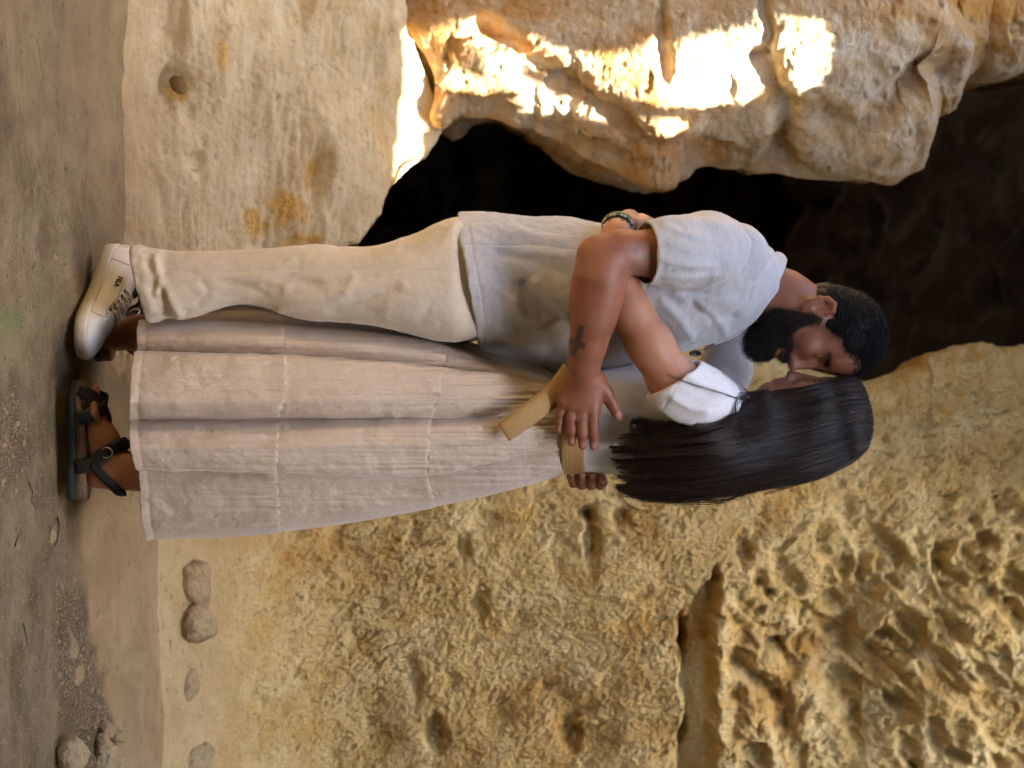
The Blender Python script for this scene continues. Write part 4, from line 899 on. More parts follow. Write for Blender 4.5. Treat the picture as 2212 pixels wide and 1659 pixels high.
# shoes
M_leather = plain('white_leather', (0.80, 0.78, 0.72), 0.38, bscale=120, bs=.12, col2=(0.74, 0.70, 0.62), cscale=14)
M_rubber = plain('worn_cream_rubber', (0.62, 0.55, 0.42), 0.6, col2=(0.48, 0.41, 0.29), cscale=20, bscale=60)
M_lace = plain('cream_lace', (0.66, 0.60, 0.50), 0.8, bscale=400)
M_navy = plain('navy_print', (0.02, 0.02, 0.06), 0.6)
def shoe(heel, toe, label=None):
    heel = np.array(heel); toe = np.array(toe); L = np.linalg.norm(toe - heel); l = (toe - heel) / L
    w = np.cross(np.array([0, 0, 1.0]), l); w /= np.linalg.norm(w); h = np.cross(l, w)
    root = empty('shoe', (0, 0, 0)); sx = L / .29
    def lc(a, b, c): return heel + l * a * sx + w * b * sx + h * c * sx
    ls = np.array([0, .01, .03, .07, .11, .15, .18, .21, .24, .265, .282, .29])
    wd = np.array([.012, .026, .034, .037, .036, .039, .045, .049, .048, .040, .026, .010])
    t = 1 - (1 - np.linspace(0, 1, 40)) ** 1.0; a = np.interp(t, np.linspace(0, 1, len(ls)), ls); W = cs(a, ls, wd); off = .006 * np.sin(a / .29 * math.pi)
    # sole
    prof = [(-.006, 0.0), (0.001, .002), (.004, .010), (.004, .024), (.001, .028)]; v = []
    for (g, z) in prof:
        ring = []
        for sgn in (1, -1):
            rng = range(len(a)) if sgn == 1 else range(len(a) - 2, 0, -1)
            for i in rng:
                rise = .010 * sstep(.22, .29, a[i]); ring.append(lc(a[i] + g * (1 if a[i] > .15 else -1) * abs(2 * a[i] / .29 - 1) ** 3, off[i] + sgn * (W[i] + g), z + rise))
        v.append(ring)
    m = len(v[0]); v = np.array(v); f = grid_faces(len(prof), m, wrap_v=True).tolist(); f.append(list(range(m))); f.append(list(range((len(prof) - 1) * m, len(prof) * m)))
    so = mesh_obj('sole', v.reshape(-1, 3), f, M_rubber, root)
    # upper
    ht = np.interp(a, [0, .02, .06, .10, .13, .16, .19, .22, .25, .275, .29], [.075, .086, .088, .086, .082, .076, .066, .058, .050, .040, .026])
    ph = np.linspace(-.04, math.pi + .04, 28); v = []
    for i in range(len(a)):
        rise = .010 * sstep(.22, .29, a[i])
        for p_ in ph:
            cx, sy_ = math.cos(p_), max(math.sin(p_), 0); e = .72 if a[i] > .1 else .6
            v.append(lc(a[i], off[i] + W[i] * .97 * np.sign(cx) * abs(cx) ** e * (1 - .35 * sy_ ** 3 * (a[i] < .16)), .024 + rise + (ht[i] - .024) * sy_ ** .8))
    up = mesh_obj('upper', v, grid_faces(len(a), len(ph)), M_leather, root)
    tp = up.modifiers.new('thickness', 'SOLIDIFY'); tp.thickness = .003; tp.offset = -1
    # tongue stay, laces, seams
    def surf(al, be):      # be: -1 (right side) .. 1
        p_ = math.pi / 2 * (1 - be); i = al; Wi = float(cs(np.array([al]), ls, wd)[0]); hi = float(np.interp(al, [0, .02, .06, .10, .13, .16, .19, .22, .25, .275, .29], [.075, .086, .088, .086, .082, .076, .066, .058, .050, .040, .026]))
        of = .006 * math.sin(al / .29 * math.pi); cx, sy_ = math.cos(p_), max(math.sin(p_), 0); e = .72 if al > .1 else .6
        return lc(al, of + Wi * .97 * math.copysign(abs(cx) ** e, cx) * (1 - .35 * sy_ ** 3 * (al < .16)), .024 + .010 * float(sstep(.22, .29, np.array(al))) + (hi - .024) * sy_ ** .8 + .0022)
    for k, al in enumerate((.118, .134, .150, .166, .182)):
        pts_ = [surf(al, b_) + h * .0025 for b_ in np.linspace(-.36, .36, 9)]; tv, tf = tube(pts_, .0026 * sx, 6); mesh_obj('lace', tv, tf, M_lace, root)
        if k < 4:
            for sg in (-1, 1):
                pts_ = [surf(al + .016 * t_, sg * (-.36 + .72 * t_)) + h * .0045 for t_ in np.linspace(0, 1, 7)]; tv, tf = tube(pts_, .0024 * sx, 6); mesh_obj('lace', tv, tf, M_lace, root)
        for sg in (-1, 1): disc('eyelet', surf(al, sg * .40), .0035 * sx, .0012, surf(al, sg * .40) - lc(al, 0, .03), plain('eyelet_dark', (.12, .10, .08), .5) if 'eyelet_dark' not in bpy.data.materials else bpy.data.materials['eyelet_dark'], None).parent = root
    for seam in ([(.205, -.98), (.208, -.7), (.204, -.45), (.196, -.25)], [(.205, .98), (.208, .7), (.204, .45), (.196, .25)], [(.196, -.25), (.19, -.46), (.16, -.5), (.10, -.52)], [(.196, .25), (.19, .46), (.16, .5), (.10, .52)], [(.05, -.98), (.055, -.6), (.045, -.2)]):
        s3 = np.array(seam); t_ = np.linspace(0, len(seam) - 1, 16); pts_ = [surf(float(cs(np.array([q_]), np.arange(len(seam)), s3[:, 0])[0]), float(cs(np.array([q_]), np.arange(len(seam)), s3[:, 1])[0])) - h * .001 for q_ in t_]
        tv, tf = tube(pts_, .0011 * sx, 5); mesh_obj('seam', tv, tf, M_rubber, root)
    return root, surf, lc
heel = P(233, 537, .085); toe = P(152, 760, -.07)
sh1, surf1, lc1 = shoe((heel[0], heel[1], heel[2] + .0), toe)
put_under(sh1, man)
sh2, surf2, _ = shoe((heel[0] - .02, heel[1] + .20, heel[2] - .03), (toe[0] - .10, toe[1] + .27, toe[2] + .012)); put_under(sh2, man)
# ---------------------------------------------------------------- the woman
woman = empty('person', (0.12, -0.05, 0.0), 'dark haired woman in white top and tiered beige skirt embraced by the man', 'person', 'couple embracing in the cave')
WU = np.array([-0.10, 0.0, 0.995]); WF = np.array([-0.995, 0.04, -0.10]); WF -= WU * (WF @ WU); WF /= np.linalg.norm(WF); WS = np.cross(WU, WF)
WC = np.array(P(1790, 900, 0.0)); RW = np.stack([WF, WU, WS])
def Wm(f, u, s_): return WC + (WF * f + WU * u + WS * s_) * .001
B = Field((-0.42, -0.34, -0.02), (0.34, 0.30, 1.76), 0.0030)
B.ell(Wm(-2, -4, 0), r3(80, 76, 62), RW); B.ell(Wm(40, -52, 0), r3(46, 78, 50), RW, .03)
for s_ in (-1, 1):
    B.cone(Wm(66, -122, 8 * s_), Wm(12, -98, 42 * s_), .015, .014, .02); B.cone(Wm(12, -98, 42 * s_), Wm(0, -50, 50 * s_), .014, .014, .02)
    B.ell(Wm(56, -56, 32 * s_), r3(22, 20, 18), RW, .02)
    B.ell(Wm(87, -32, 29 * s_), r3(15, 11, 15), RW, .010, 'cut'); B.ell(Wm(66, -36, 29 * s_), r3(14, 11.5, 15), RW, .004)
    B.ell(Wm(89, -78, 9 * s_), r3(9, 7, 6), RW, .005)
    B.cone(Wm(64, -99, 21 * s_), Wm(88, -94, 4 * s_), .0045, .006, .004); B.cone(Wm(62, -104, 20 * s_), Wm(85, -106, 4 * s_), .0045, .0075, .004)
    B.cone(Wm(62, -101, 23 * s_), Wm(96, -100, 3 * s_), .0016, .0022, .003, 'cut')
B.ell(Wm(68, -126, 0), r3(16, 14, 18), RW, .012); B.ell(Wm(64, -90, 0), r3(24, 26, 26), RW, .015); B.ell(Wm(66, 16, 0), r3(14, 28, 40), RW, .02)
B.cone(Wm(84, -24, 0), Wm(99, -70, 0), .006, .0085, .009); B.ell(Wm(99, -72, 0), r3(9, 8, 8.5), RW, .005)
B.chain([(1735, 925, 0, 46), (1660, 905, 0, 44), (1600, 892, 0, 48)], .03)
slices(B, [(1000, 800, 1050, .12, 0), (1240, 835, 1005, .10, 0), (1400, 800, 1000, .115, 0), (1540, 815, 965, .12, 0), (1600, 845, 935, .07, 0)], .03)
for s_, fx, yy in ((-1, 0, -.088), (1, -300, .18)):
    def FQ(c_): return c_ if s_ < 0 else [(a, 730 + (b + 300 - 1030) * .74 , y_ + (1030 - b - 300) * .0007, r_) if b + 300 < 1030 else (a, b, y_, r_) for (a, b, y_, r_) in c_]
    B.chain([(1040, 930, .05 * s_, 62), (640, 945 + fx * .3, .08 * s_ + (yy - .08 * s_) * .3, 50), (420, 990 + fx * .8, yy * .95, 42), (300, 1019 + fx, yy, 37), (252, 1024 + fx, yy, 31), (212, 1030 + fx, yy, 24.5)], .02)
    pts_f = [(222, 1000 + fx, yy, 28), (212, 945 + fx, yy - .004, 24), (206, 895 + fx, yy - .008, 19)]
    B.chain(FQ(pts_f), .02)
    B.chain(FQ([(250, 990 + fx, yy, 28), (232, 950 + fx, yy, 22), (210, 905 + fx, yy, 16)]), .02)
    for k_, (oy, lx) in enumerate(((.026 * (1 if s_ < 0 else -1), 838), (.010 * (1 if s_ < 0 else -1), 840), (-.006 * (1 if s_ < 0 else -1), 848), (-.020 * (1 if s_ < 0 else -1), 858), (-.032 * (1 if s_ < 0 else -1), 870))):
        r_ = (11.5, 8.5, 8, 7.5, 7)[k_]
        B.chain(FQ([(203, 898 + fx, yy - .004 + oy * .8, 15), (201 + r_ * .3, lx + 20 + fx, yy - .006 + oy, r_ + 1), (199 + r_ * .5, lx + 4 + fx, yy - .006 + oy, r_)]), .007)
# near arm, passing under his forearm and round his back
B.chain([(1545, 868, -.115, 44), (1505, 852, -.160, 41), (1470, 832, -.192, 45.5), (1450, 819, -.200, 46.5), (1405, 745, -.212, 45.5), (1360, 672, -.212, 43), (1338, 618, -.205, 38), (1331, 556, -.190, 33), (1331, 510, -.150, 28), (1334, 488, -.115, 25.5)], .02)
B.cone(P(1338, 484, -.105), P(1358, 474, -.070), .025, .024, .015, sq=((.5, -.6, 0), .75))
for (a, b, c, r_) in ((1352, 478, -.06, 9), (1366, 474, -.06, 9.5), (1380, 474, -.055, 9.5), (1392, 478, -.05, 8.5)):
    B.chain([(a - 6, b - 3, c - .01, r_ + 1), (a + 6, b - 3, c + .03, r_), (a + 14, b - 2, c + .06, r_ - 1.5)], .005)
B.chain([(1370, 480, -.10, 12), (1388, 482, -.075, 10), (1402, 484, -.055, 8)], .008)
# far arm round his neck
B.chain([(1550, 860, .13, 50), (1565, 800, .17, 48), (1572, 740, .20, 44), (1568, 640, .235, 38), (1600, 560, .20, 30), (1610, 520, .13, 25)], .02)
B.cone(P(1612, 515, .11), P(1612, 505, .07), .020, .02, .015)
v, f = B.mesh(); v = vsmooth(v, f, 1, .4); n = vnormals(v, f); hl = (v - WC) @ RW.T * 1000
lip = np.maximum(np.exp(-(((hl[:, 1] + 94) / 5) ** 2)), np.exp(-(((hl[:, 1] + 106) / 6) ** 2))) * (np.abs(hl[:, 2]) < 21) * (hl[:, 0] > 66) * (hl[:, 0] < 110)
brow = np.exp(-(((hl[:, 1] + 12) / 3.5) ** 2)) * sstep(8, 12, np.abs(hl[:, 2])) * sstep(46, 40, np.abs(hl[:, 2])) * (hl[:, 0] > 40)
lash = np.exp(-(((hl[:, 1] + 44) / 2.6) ** 2)) * sstep(14, 18, np.abs(hl[:, 2])) * sstep(45, 41, np.abs(hl[:, 2])) * (hl[:, 0] > 48)
z0 = np.zeros(len(v))
body_w = mesh_obj('body', v, f, M_skin_w, attrs=dict(lip=lip, stub_crease=np.maximum(brow * .7, lash), ink=z0, ink2=z0, nail=z0)); put_under(body_w, woman)

# white top
S = Field((-0.16, -0.31, 1.02), (0.30, 0.30, 1.52), 0.0030)
slices(S, [(1190, 826, 1018, .115, 0), (1262, 805, 1020, .122, 0), (1330, 793, 1024, .130, 0), (1400, 778, 1024, .138, 0), (1470, 774, 1012, .142, 0), (1540, 792, 985, .138, 0), (1585, 822, 950, .105, 0), (1618, 850, 925, .065, 0)])
S.chain([(1540, 868, -.125, 60), (1505, 854, -.172, 63), (1462, 826, -.197, 61), (1425, 800, -.209, 60)], .02)
S.chain([(1550, 858, .125, 56), (1568, 800, .165, 56), (1574, 735, .20, 52)], .02)
def adist(X, Y, Z):
    a0 = np.array(P(1505, 854, -.168)); d0 = np.array(P(1425, 800, -.207)) - a0; d0 /= np.linalg.norm(d0); x, y, z = X - a0[0], Y - a0[1], Z - a0[2]; t = x * d0[0] + y * d0[1] + z * d0[2]
    return np.sqrt((x - t * d0[0]) ** 2 + (y - t * d0[1]) ** 2 + (z - t * d0[2]) ** 2)
p0 = np.array(P(1452, 820, -.2)); dv = np.array(P(1405, 745, -.21)) - p0; dv /= np.linalg.norm(dv)
S.func(p0 - .13, p0 + .13, lambda X, Y, Z: -((X - p0[0]) * dv[0] + (Y - p0[1]) * dv[1] + (Z - p0[2]) * dv[2]) + np.where(adist(X, Y, Z) < .082, 0, 1.0), 0.002, 'cut')
S.chain([(1480, 838, -.192, 53.5), (1462, 826, -.197, 53.5), (1405, 745, -.214, 55)], .003, 'cut')
S.chain([(1660, 905, 0, 50), (1600, 892, 0, 50)], .01, 'cut')
v, f = S.mesh(); v = vsmooth(v, f, 3, .5); n = vnormals(v, f)
d = folds(v, n, [([(1490, 782), (1462, 830), (1434, 880)], -1.4, 2.6, 'seam'), ([(1590, 850), (1560, 880), (1500, 880), (1440, 880)], -1.0, 2.6, 'seam'), ([(1470, 800), (1510, 830), (1560, 850)], 4, 9, 'ridge'), ([(1440, 850), (1490, 880), (1540, 890)], 5, 9, 'ridge'),
    ([(1400, 880), (1450, 900), (1510, 920)], 6, 10, 'ridge'), ([(1300, 810), (1360, 830), (1420, 880)], -3, 10, 'ridge'), ([(1270, 900), (1330, 890), (1400, 900)], 3, 9, 'ridge'), ([(1275, 980), (1340, 950), (1400, 940)], 3, 9, 'ridge')])
d += .002 * fbm(v * 13, 3, 91); v = v + n * d[:, None]
top_ = mesh_obj('top', v, f, M_white); put_under(top_, woman)

# tiered skirt
LV = [285, 600, 940, 1130, 1222]
TR = [  # py at each level, and how far the cloth stands out (mm, + is towards the camera)
    ([700, 703, 742, 800, 828], [0, 0, 0, 0, 0]), ([730, 736, 764, 808, 836], [12, 10, 8, 4, 1]), ([763, 771, 793, 820, 842], [-22, -20, -14, -4, 0]), ([768, 776, 797, 823, 845], [26, 24, 16, 6, 1]),
    ([800, 806, 826, 840, 858], [30, 26, 16, 8, 1]), ([868, 868, 862, 866, 880], [24, 20, 14, 8, 1]), ([884, 886, 884, 884, 894], [8, 8, 6, 3, 0]), ([908, 905, 906, 902, 908], [-30, -26, -14, -6, -1]),
    ([934, 934, 926, 920, 922], [8, 8, 8, 6, 1]), ([965, 965, 956, 942, 940], [20, 18, 14, 6, 1]), ([1006, 1013, 1018, 980, 970], [14, 14, 12, 4, 0]), ([1010, 1018, 1024, 984, 973], [-24, -20, -12, -4, 0]),
    ([1052, 1060, 1052, 1004, 988], [-10, -8, -4, 0, 0]), ([1118, 1108, 1078, 1030, 1008], [4, 4, 2, 0, 0]), ([1162, 1146, 1093, 1050, 1022], [0, 0, 0, 0, 0])]
hemT = [298, 297, 296, 291, 285, 281, 280, 281, 280, 283, 292, 300, 303, 306, 316]
nT = len(TR); nu = 760; nv = 520
tt = np.linspace(0, nT - 1, nu); w = np.linspace(0, 1, nv)
py_lv = np.stack([np.interp(tt, range(nT), [r[0][k] for r in TR]) for k in range(5)]); of_lv = np.stack([np.interp(tt, range(nT), [r[1][k] for r in TR]) for k in range(5)])
ker = np.hanning(19); ker /= ker.sum()
of_lv = np.stack([np.convolve(np.pad(o, 9, mode='edge'), ker, 'valid') for o in of_lv])
hem = np.interp(tt, range(nT), hemT)
pxg = hem[:, None] + (1222 - hem[:, None]) * w[None, :]
def lev(tab): # smooth along px for every column
    out = np.zeros(pxg.shape); m = np.gradient(tab, np.array(LV, float), axis=0)
    x = np.clip(pxg, LV[0], LV[-1]); i = np.clip(np.searchsorted(LV, x, side='right') - 1, 0, 3); L = np.array(LV, float)
    h = L[i + 1] - L[i]; t = (x - L[i]) / h; c = np.arange(nu)[:, None]
    return ((2*t**3 - 3*t**2 + 1) * tab[i, c] + (t**3 - 2*t**2 + t) * h * m[i, c] + (-2*t**3 + 3*t**2) * tab[i + 1, c] + (t**3 - t**2) * h * m[i + 1, c])
PYn = lev(py_lv); OF = lev(of_lv)
fr = PYn[:1]; bk = PYn[-1:]; un = (PYn - fr) / (bk - fr)
hd = cs(pxg[0], [285, 600, 940, 1130, 1222], [.205, .195, .160, .138, .124])[None, :]
seam1 = np.interp(tt, range(nT), [614, 613, 612, 618, 622, 614, 606, 603, 602, 600, 597, 599, 601, 604, 606])[:, None]; seam2 = np.interp(tt, range(nT), [970, 966, 962, 958, 954, 945, 938, 932, 928, 926, 924, 926, 930, 938, 942])[:, None]
Yn = -hd * np.sqrt(np.clip(1 - (2 * un - 1) ** 2, 0, 1)) ** .9 - OF * .0018 * np.clip(np.sin(np.pi * un) * 3, 0, 1)
lat = PYn / 1000.0
def gath(px, seam, ln, amp, fq, sd_):
    b = np.clip(seam - px, 0, 1e9); on = px < seam
    nn_ = noise3(np.stack([lat * fq, px * .0016, 0 * px], -1), sd_) + .6 * noise3(np.stack([lat * fq * 2.1, px * .003, 0 * px], -1), sd_ + 1)
    return on * amp * np.exp(-b / ln) * nn_
rip = gath(pxg, seam1, 70, .0062, 75, 1) + gath(pxg, seam2, 90, .0062, 70, 3)
wf = np.clip((1212 - pxg) / 26, 0, 1) ** .6
rip += gath(pxg, 1225 + 0 * seam1, 260, .0145, 66, 5) * wf
tier = .0022 * (sstep(8, -4, pxg - seam1) + sstep(8, -4, pxg - seam2)); tier -= .0014 * (1 + .9 * noise3(np.stack([np.linspace(0, 40, nu)[:, None] + 0 * pxg, 0 * pxg, 0 * pxg], -1), 7)) * (np.exp(-((pxg - seam1) / 4) ** 2) + np.exp(-((pxg - seam2) / 4) ** 2))
tier += .0018 * np.exp(-((w[None, :]) / .012) ** 2) - .0014 * np.exp(-((w[None, :] - .020) / .006) ** 2)
Pt = Pn(pxg, PYn, Yn)
cr = .0030 * fbm(np.stack([Pt[..., 0] * 16, Pt[..., 1] * 6, Pt[..., 2] * 9], -1), 4, 95) + .0028 * fbm(np.stack([Pt[..., 0] * 30 + Pt[..., 2] * 10, Pt[..., 1] * 6, Pt[..., 2] * 26 - Pt[..., 0] * 12], -1), 3, 97)
# far half closes the tube
nf = 160; s2 = np.linspace(1, 0, nf)[:, None]; pf = pxg[-1:] * s2 + pxg[:1] * (1 - s2)
frf = fr - 46 * np.exp(-((pxg[:1] - 610) / 290) ** 4) - 26 * np.exp(-((pxg[:1] - 1110) / 100) ** 4) - 24 * np.exp(-((pxg[:1] - 940) / 90) ** 4)
a_ = np.linspace(0, math.pi, nf)[:, None]; mid = (bk + frf) / 2; hw = (bk - frf) / 2
PYf = mid + hw * np.cos(a_) ; Yf = hd * np.sin(a_) ** .8 + .016 * np.sin(a_ * 9) * np.sin(a_) * (1 - w[None, :])
PYf = np.where(a_ > math.pi * .93, fr * ((a_ / math.pi - .93) / .07) + PYf * (1 - (a_ / math.pi - .93) / .07), PYf)
Pf = Pn(pf, PYf, Yf)
nrm = grid_normals(Pt); nrm *= np.sign(-(nrm[..., 1]).mean())
edge_f = np.clip(np.sin(np.pi * un) * 4, 0, 1)
Pt = Pt + nrm * ((rip + cr) * edge_f + tier)[..., None]
Pt[:, :, 2] += (.004 * noise3(np.stack([lat * 45, 0 * lat, 0 * lat], -1), 8) * np.exp(-(w[None, :] / .03)))
A_ = np.concatenate([Pt, Pf[1:-1]], 0)
fcs = grid_faces(A_.shape[0], nv); k = np.arange(nv - 1); L0 = (A_.shape[0] - 1) * nv
close = np.stack([L0 + k, L0 + k + 1, k + 1, k], -1)
skirt = mesh_obj('skirt', A_.reshape(-1, 3), np.concatenate([fcs, close]), M_skirt); so = skirt.modifiers.new('thickness', 'SOLIDIFY'); so.thickness = .0015
put_under(skirt, woman)

# woven belt and its hanging end
th = np.linspace(0, 2 * math.pi, 120); v = []
for px_ in (1210, 1218, 1227, 1236, 1245, 1254, 1262):
    F0, B0 = ip(px_, [1210, 1262], [822, 808]), ip(px_, [1210, 1262], [1024, 1023]); hdb = ip(px_, [1210, 1262], [.136, .134]) + (.0015 if 1215 < px_ < 1258 else 0)
    for t_ in th[:-1]: v.append(P(px_, (F0 + B0) / 2 - (B0 - F0) / 2 * math.cos(t_) * 1.012, -hdb * math.sin(t_)))
belt = mesh_obj('belt', v, grid_faces(7, 119, wrap_v=True), M_belt); so = belt.modifiers.new('thickness', 'SOLIDIFY'); so.thickness = .004; put_under(belt, woman)
cen = [(1236, 800, -.128), (1205, 842, -.156), (1170, 873, -.172), (1128, 905, -.182), (1087, 935, -.186)]
pa, pb = [], []
for i, c_ in enumerate(cen):
    a0 = cen[max(i - 1, 0)]; a1 = cen[min(i + 1, len(cen) - 1)]; dx, dy = a1[0] - a0[0], a1[1] - a0[1]; L_ = math.hypot(dx, dy)
    if i == len(cen) - 1: dx, dy = dx + 3, dy - 3
    pa.append((c_[0] - dy / L_ * 24, c_[1] + dx / L_ * 24, c_[2] - .002)); pb.append((c_[0] + dy / L_ * 24, c_[1] - dx / L_ * 24, c_[2]))
ribbon('belt_end', pa, pb, M_belt_end, woman, .003, bulge=.004)

# sandals
M_black = plain('black_strap', (0.012, 0.012, 0.014), 0.55, bscale=200); M_sole = plain('black_sole', (0.018, 0.024, 0.026), 0.75, bscale=80)
M_cork = plain('cork', (0.20, 0.13, 0.075), 0.9, col2=(0.06, 0.035, 0.02), cscale=330, bscale=300, bs=.5); M_metal = plain('silver_buckle', (0.8, 0.8, 0.78), 0.2, metal=1.0)
def sandal(heel, toe):
    heel = np.array(heel); toe = np.array(toe); Ln = np.linalg.norm(toe - heel); l = (toe - heel) / Ln; w_ = np.cross([0, 0, 1.0], l); w_ /= np.linalg.norm(w_); h = np.cross(l, w_)
    root = empty('sandal', (0, 0, 0)); a = np.concatenate([[0, .004, .012], np.linspace(.025, Ln - .03, 26), [Ln - .016, Ln - .006, Ln]]); W = cs(a / Ln, [0, .015, .06, .15, .4, .6, .75, .88, .96, 1], [.004, .016, .027, .033, .031, .038, .044, .040, .026, .006])
    def layer(name, z0_, z1_, g, mat):
        v = []
        for (gg, z) in ((g - .002, z0_), (g, z0_ + .003), (g, z1_ - .002), (g - .002, z1_)):
            ring = []
            for sg in (1, -1):
                rg = range(len(a)) if sg == 1 else range(len(a) - 2, 0, -1)
                for i in rg:
                    taper = 1 - .45 * sstep(.45, 1.0, np.array(a[i] / Ln)); ring.append(heel + l * a[i] + w_ * sg * (W[i] + gg) + h * z * taper)
            v.append(ring)
        m = len(v[0]); f_ = grid_faces(4, m, wrap_v=True).tolist(); f_.append(list(range(m))); f_.append(list(range(3 * m, 4 * m))); return mesh_obj(name, np.array(v).reshape(-1, 3), f_, mat, root)
    layer('outsole', 0, .017, .002, M_sole); layer('cork_footbed', .0175, .038, 0, M_cork)
    return root, heel, l, w_, h, Ln
def strap(name, pts, width, mat, par, outward, thick=.003):
    """flat band along world points; outward: unit vectors away from the foot"""
    pts = np.array(pts, float); m = len(pts); t = np.linspace(0, m - 1, (m - 1) * 6 + 1); q_ = np.stack([cs(t, range(m), pts[:, k]) for k in range(3)], -1); o_ = np.stack([np.interp(t, range(m), np.array(outward, float)[:, k]) for k in range(3)], -1)
    tg = np.gradient(q_, axis=0); tg /= np.linalg.norm(tg, axis=1, keepdims=True); o_ /= np.linalg.norm(o_, axis=1, keepdims=True); s_ = np.cross(tg, o_); s_ /= np.linalg.norm(s_, axis=1, keepdims=True)
    wv = np.linspace(-1, 1, 5)[None, :, None]; g = q_[:, None] + s_[:, None] * wv * width / 2 - o_[:, None] * (wv ** 2) * .0015
    o = mesh_obj(name, g.reshape(-1, 3), grid_faces(len(t), 5), mat, par); so_ = o.modifiers.new('thickness', 'SOLIDIFY'); so_.thickness = thick; so_.offset = 0; return o
for fx, yy, ext in ((0, -.088, 0), (-308, .18, 1)):
    hl_ = np.array(P(150 + ext * 52, 1080 + fx, yy)); tl_ = np.array(P(160, 822, yy - .006)) if not ext else hl_ + np.array([-.195, .168, .004])
    root, he, l, w_, h, Ln = sandal(hl_, tl_)
    nr = -w_ if w_[1] > 0 else w_              # towards the camera side
    def FP(al, be, ga): return he + l * al + nr * be + h * ga
    UP, OUT, FR = h, nr, l
    # two toe straps that cross, one ankle strap with a buckle, one heel strap
    strap('strap', [FP(.175, .045, .020), FP(.185, .036, .055), FP(.200, .012, .070), FP(.215, -.015, .066), FP(.225, -.042, .022)], .028, M_black, root, [OUT, OUT + UP, UP, UP - OUT, -OUT])
    strap('strap', [FP(.232, .040, .018), FP(.222, .032, .048), FP(.200, .012, .0715), FP(.175, -.015, .074), FP(.16, -.040, .022)], .026, M_black, root, [OUT, OUT + UP, UP, UP - OUT, -OUT])
    strap('strap', [FP(.072, .037, .020), FP(.080, .037, .050), FP(.100, .034, .075), FP(.120, .026, .098), FP(.126, .002, .112), FP(.112, -.026, .095), FP(.085, -.037, .050), FP(.075, -.036, .020)], .028, M_black, root, [OUT, OUT, OUT, OUT + UP, UP + FR, -OUT + UP, -OUT, -OUT])
    strap('strap', [FP(.082, .038, .052), FP(.060, .038, .074), FP(.040, .034, .094), FP(.020, .018, .108), FP(.014, 0, .110), FP(.024, -.026, .100), FP(.060, -.037, .070), FP(.082, -.037, .05)], .020, M_black, root, [OUT, OUT, OUT, OUT - FR, -FR, -OUT - FR, -OUT, -OUT])
    strap('strap', [FP(.115, .031, .094), FP(.124, .022, .110), FP(.128, .004, .122)], .026, M_black, root, [OUT, OUT + UP, UP + FR], .006)
    rp = [FP(.106 + .011 * math.cos(q), .036 + .003 * math.sin(q), .082 + .013 * math.sin(q)) for q in np.linspace(0, 2 * math.pi, 17)]; tv, tf = tube(rp, .0014, 6, caps=False); mesh_obj('buckle', tv, tf, M_metal, root)
    put_under(root, woman)

# bracelets on the wrist that shows behind his back
M_bead = plain('pale_bead', (0.55, 0.50, 0.42), 0.4); M_teal = plain('teal_bead', (0.05, 0.12, 0.13), 0.3); M_green = plain('olive_cord', (0.20, 0.22, 0.07), 0.8); M_bk = plain('black_cord', (0.015, 0.014, 0.013), 0.7)
ax0 = np.array(P(1331, 530, -.165)); ax1 = np.array(P(1334, 486, -.112)); dx_ = (ax1 - ax0) / np.linalg.norm(ax1 - ax0); e_a = np.cross(dx_, [0, 0, 1.0]); e_a /= np.linalg.norm(e_a); e_b = np.cross(dx_, e_a)
def ringpts(t, r, tilt=0, n_=40): 
    c_ = ax0 + (ax1 - ax0) * t; return [c_ + (e_a * math.cos(q) + e_b * math.sin(q)) * r + dx_ * tilt * math.cos(q + .7) for q in np.linspace(0, 2 * math.pi, n_)]
for (t_, r_, th_, mt, tl) in ((1.06, .0300, .0040, M_green, .004), (.82, .0305, .0022, M_bk, -.004), (.70, .0310, .0018, M_bk, .005)):
    tv, tf = tube(ringpts(t_, r_, tl), th_, 7, caps=False); o = mesh_obj('bracelet', tv, tf, mt); put_under(o, woman)
for (t_, r_, tl, nb) in ((.94, .0310, .002, 26), (.62, .0312, -.003, 24)):
    br = empty('bracelet', (0, 0, 0)); bpy.context.view_layer.update(); pr = ringpts(t_, r_, tl, nb + 1)[:-1]
    for i, c_ in enumerate(pr):
        tv, tf = tube([np.array(c_) + dx_ * q * .0036 for q in (-1, -.7, 0, .7, 1)], [.001, .0026, .0036, .0026, .001], 7); mesh_obj('bead', tv, tf, M_teal if i % 3 == 1 else M_bead, br)
    put_under(br, woman)

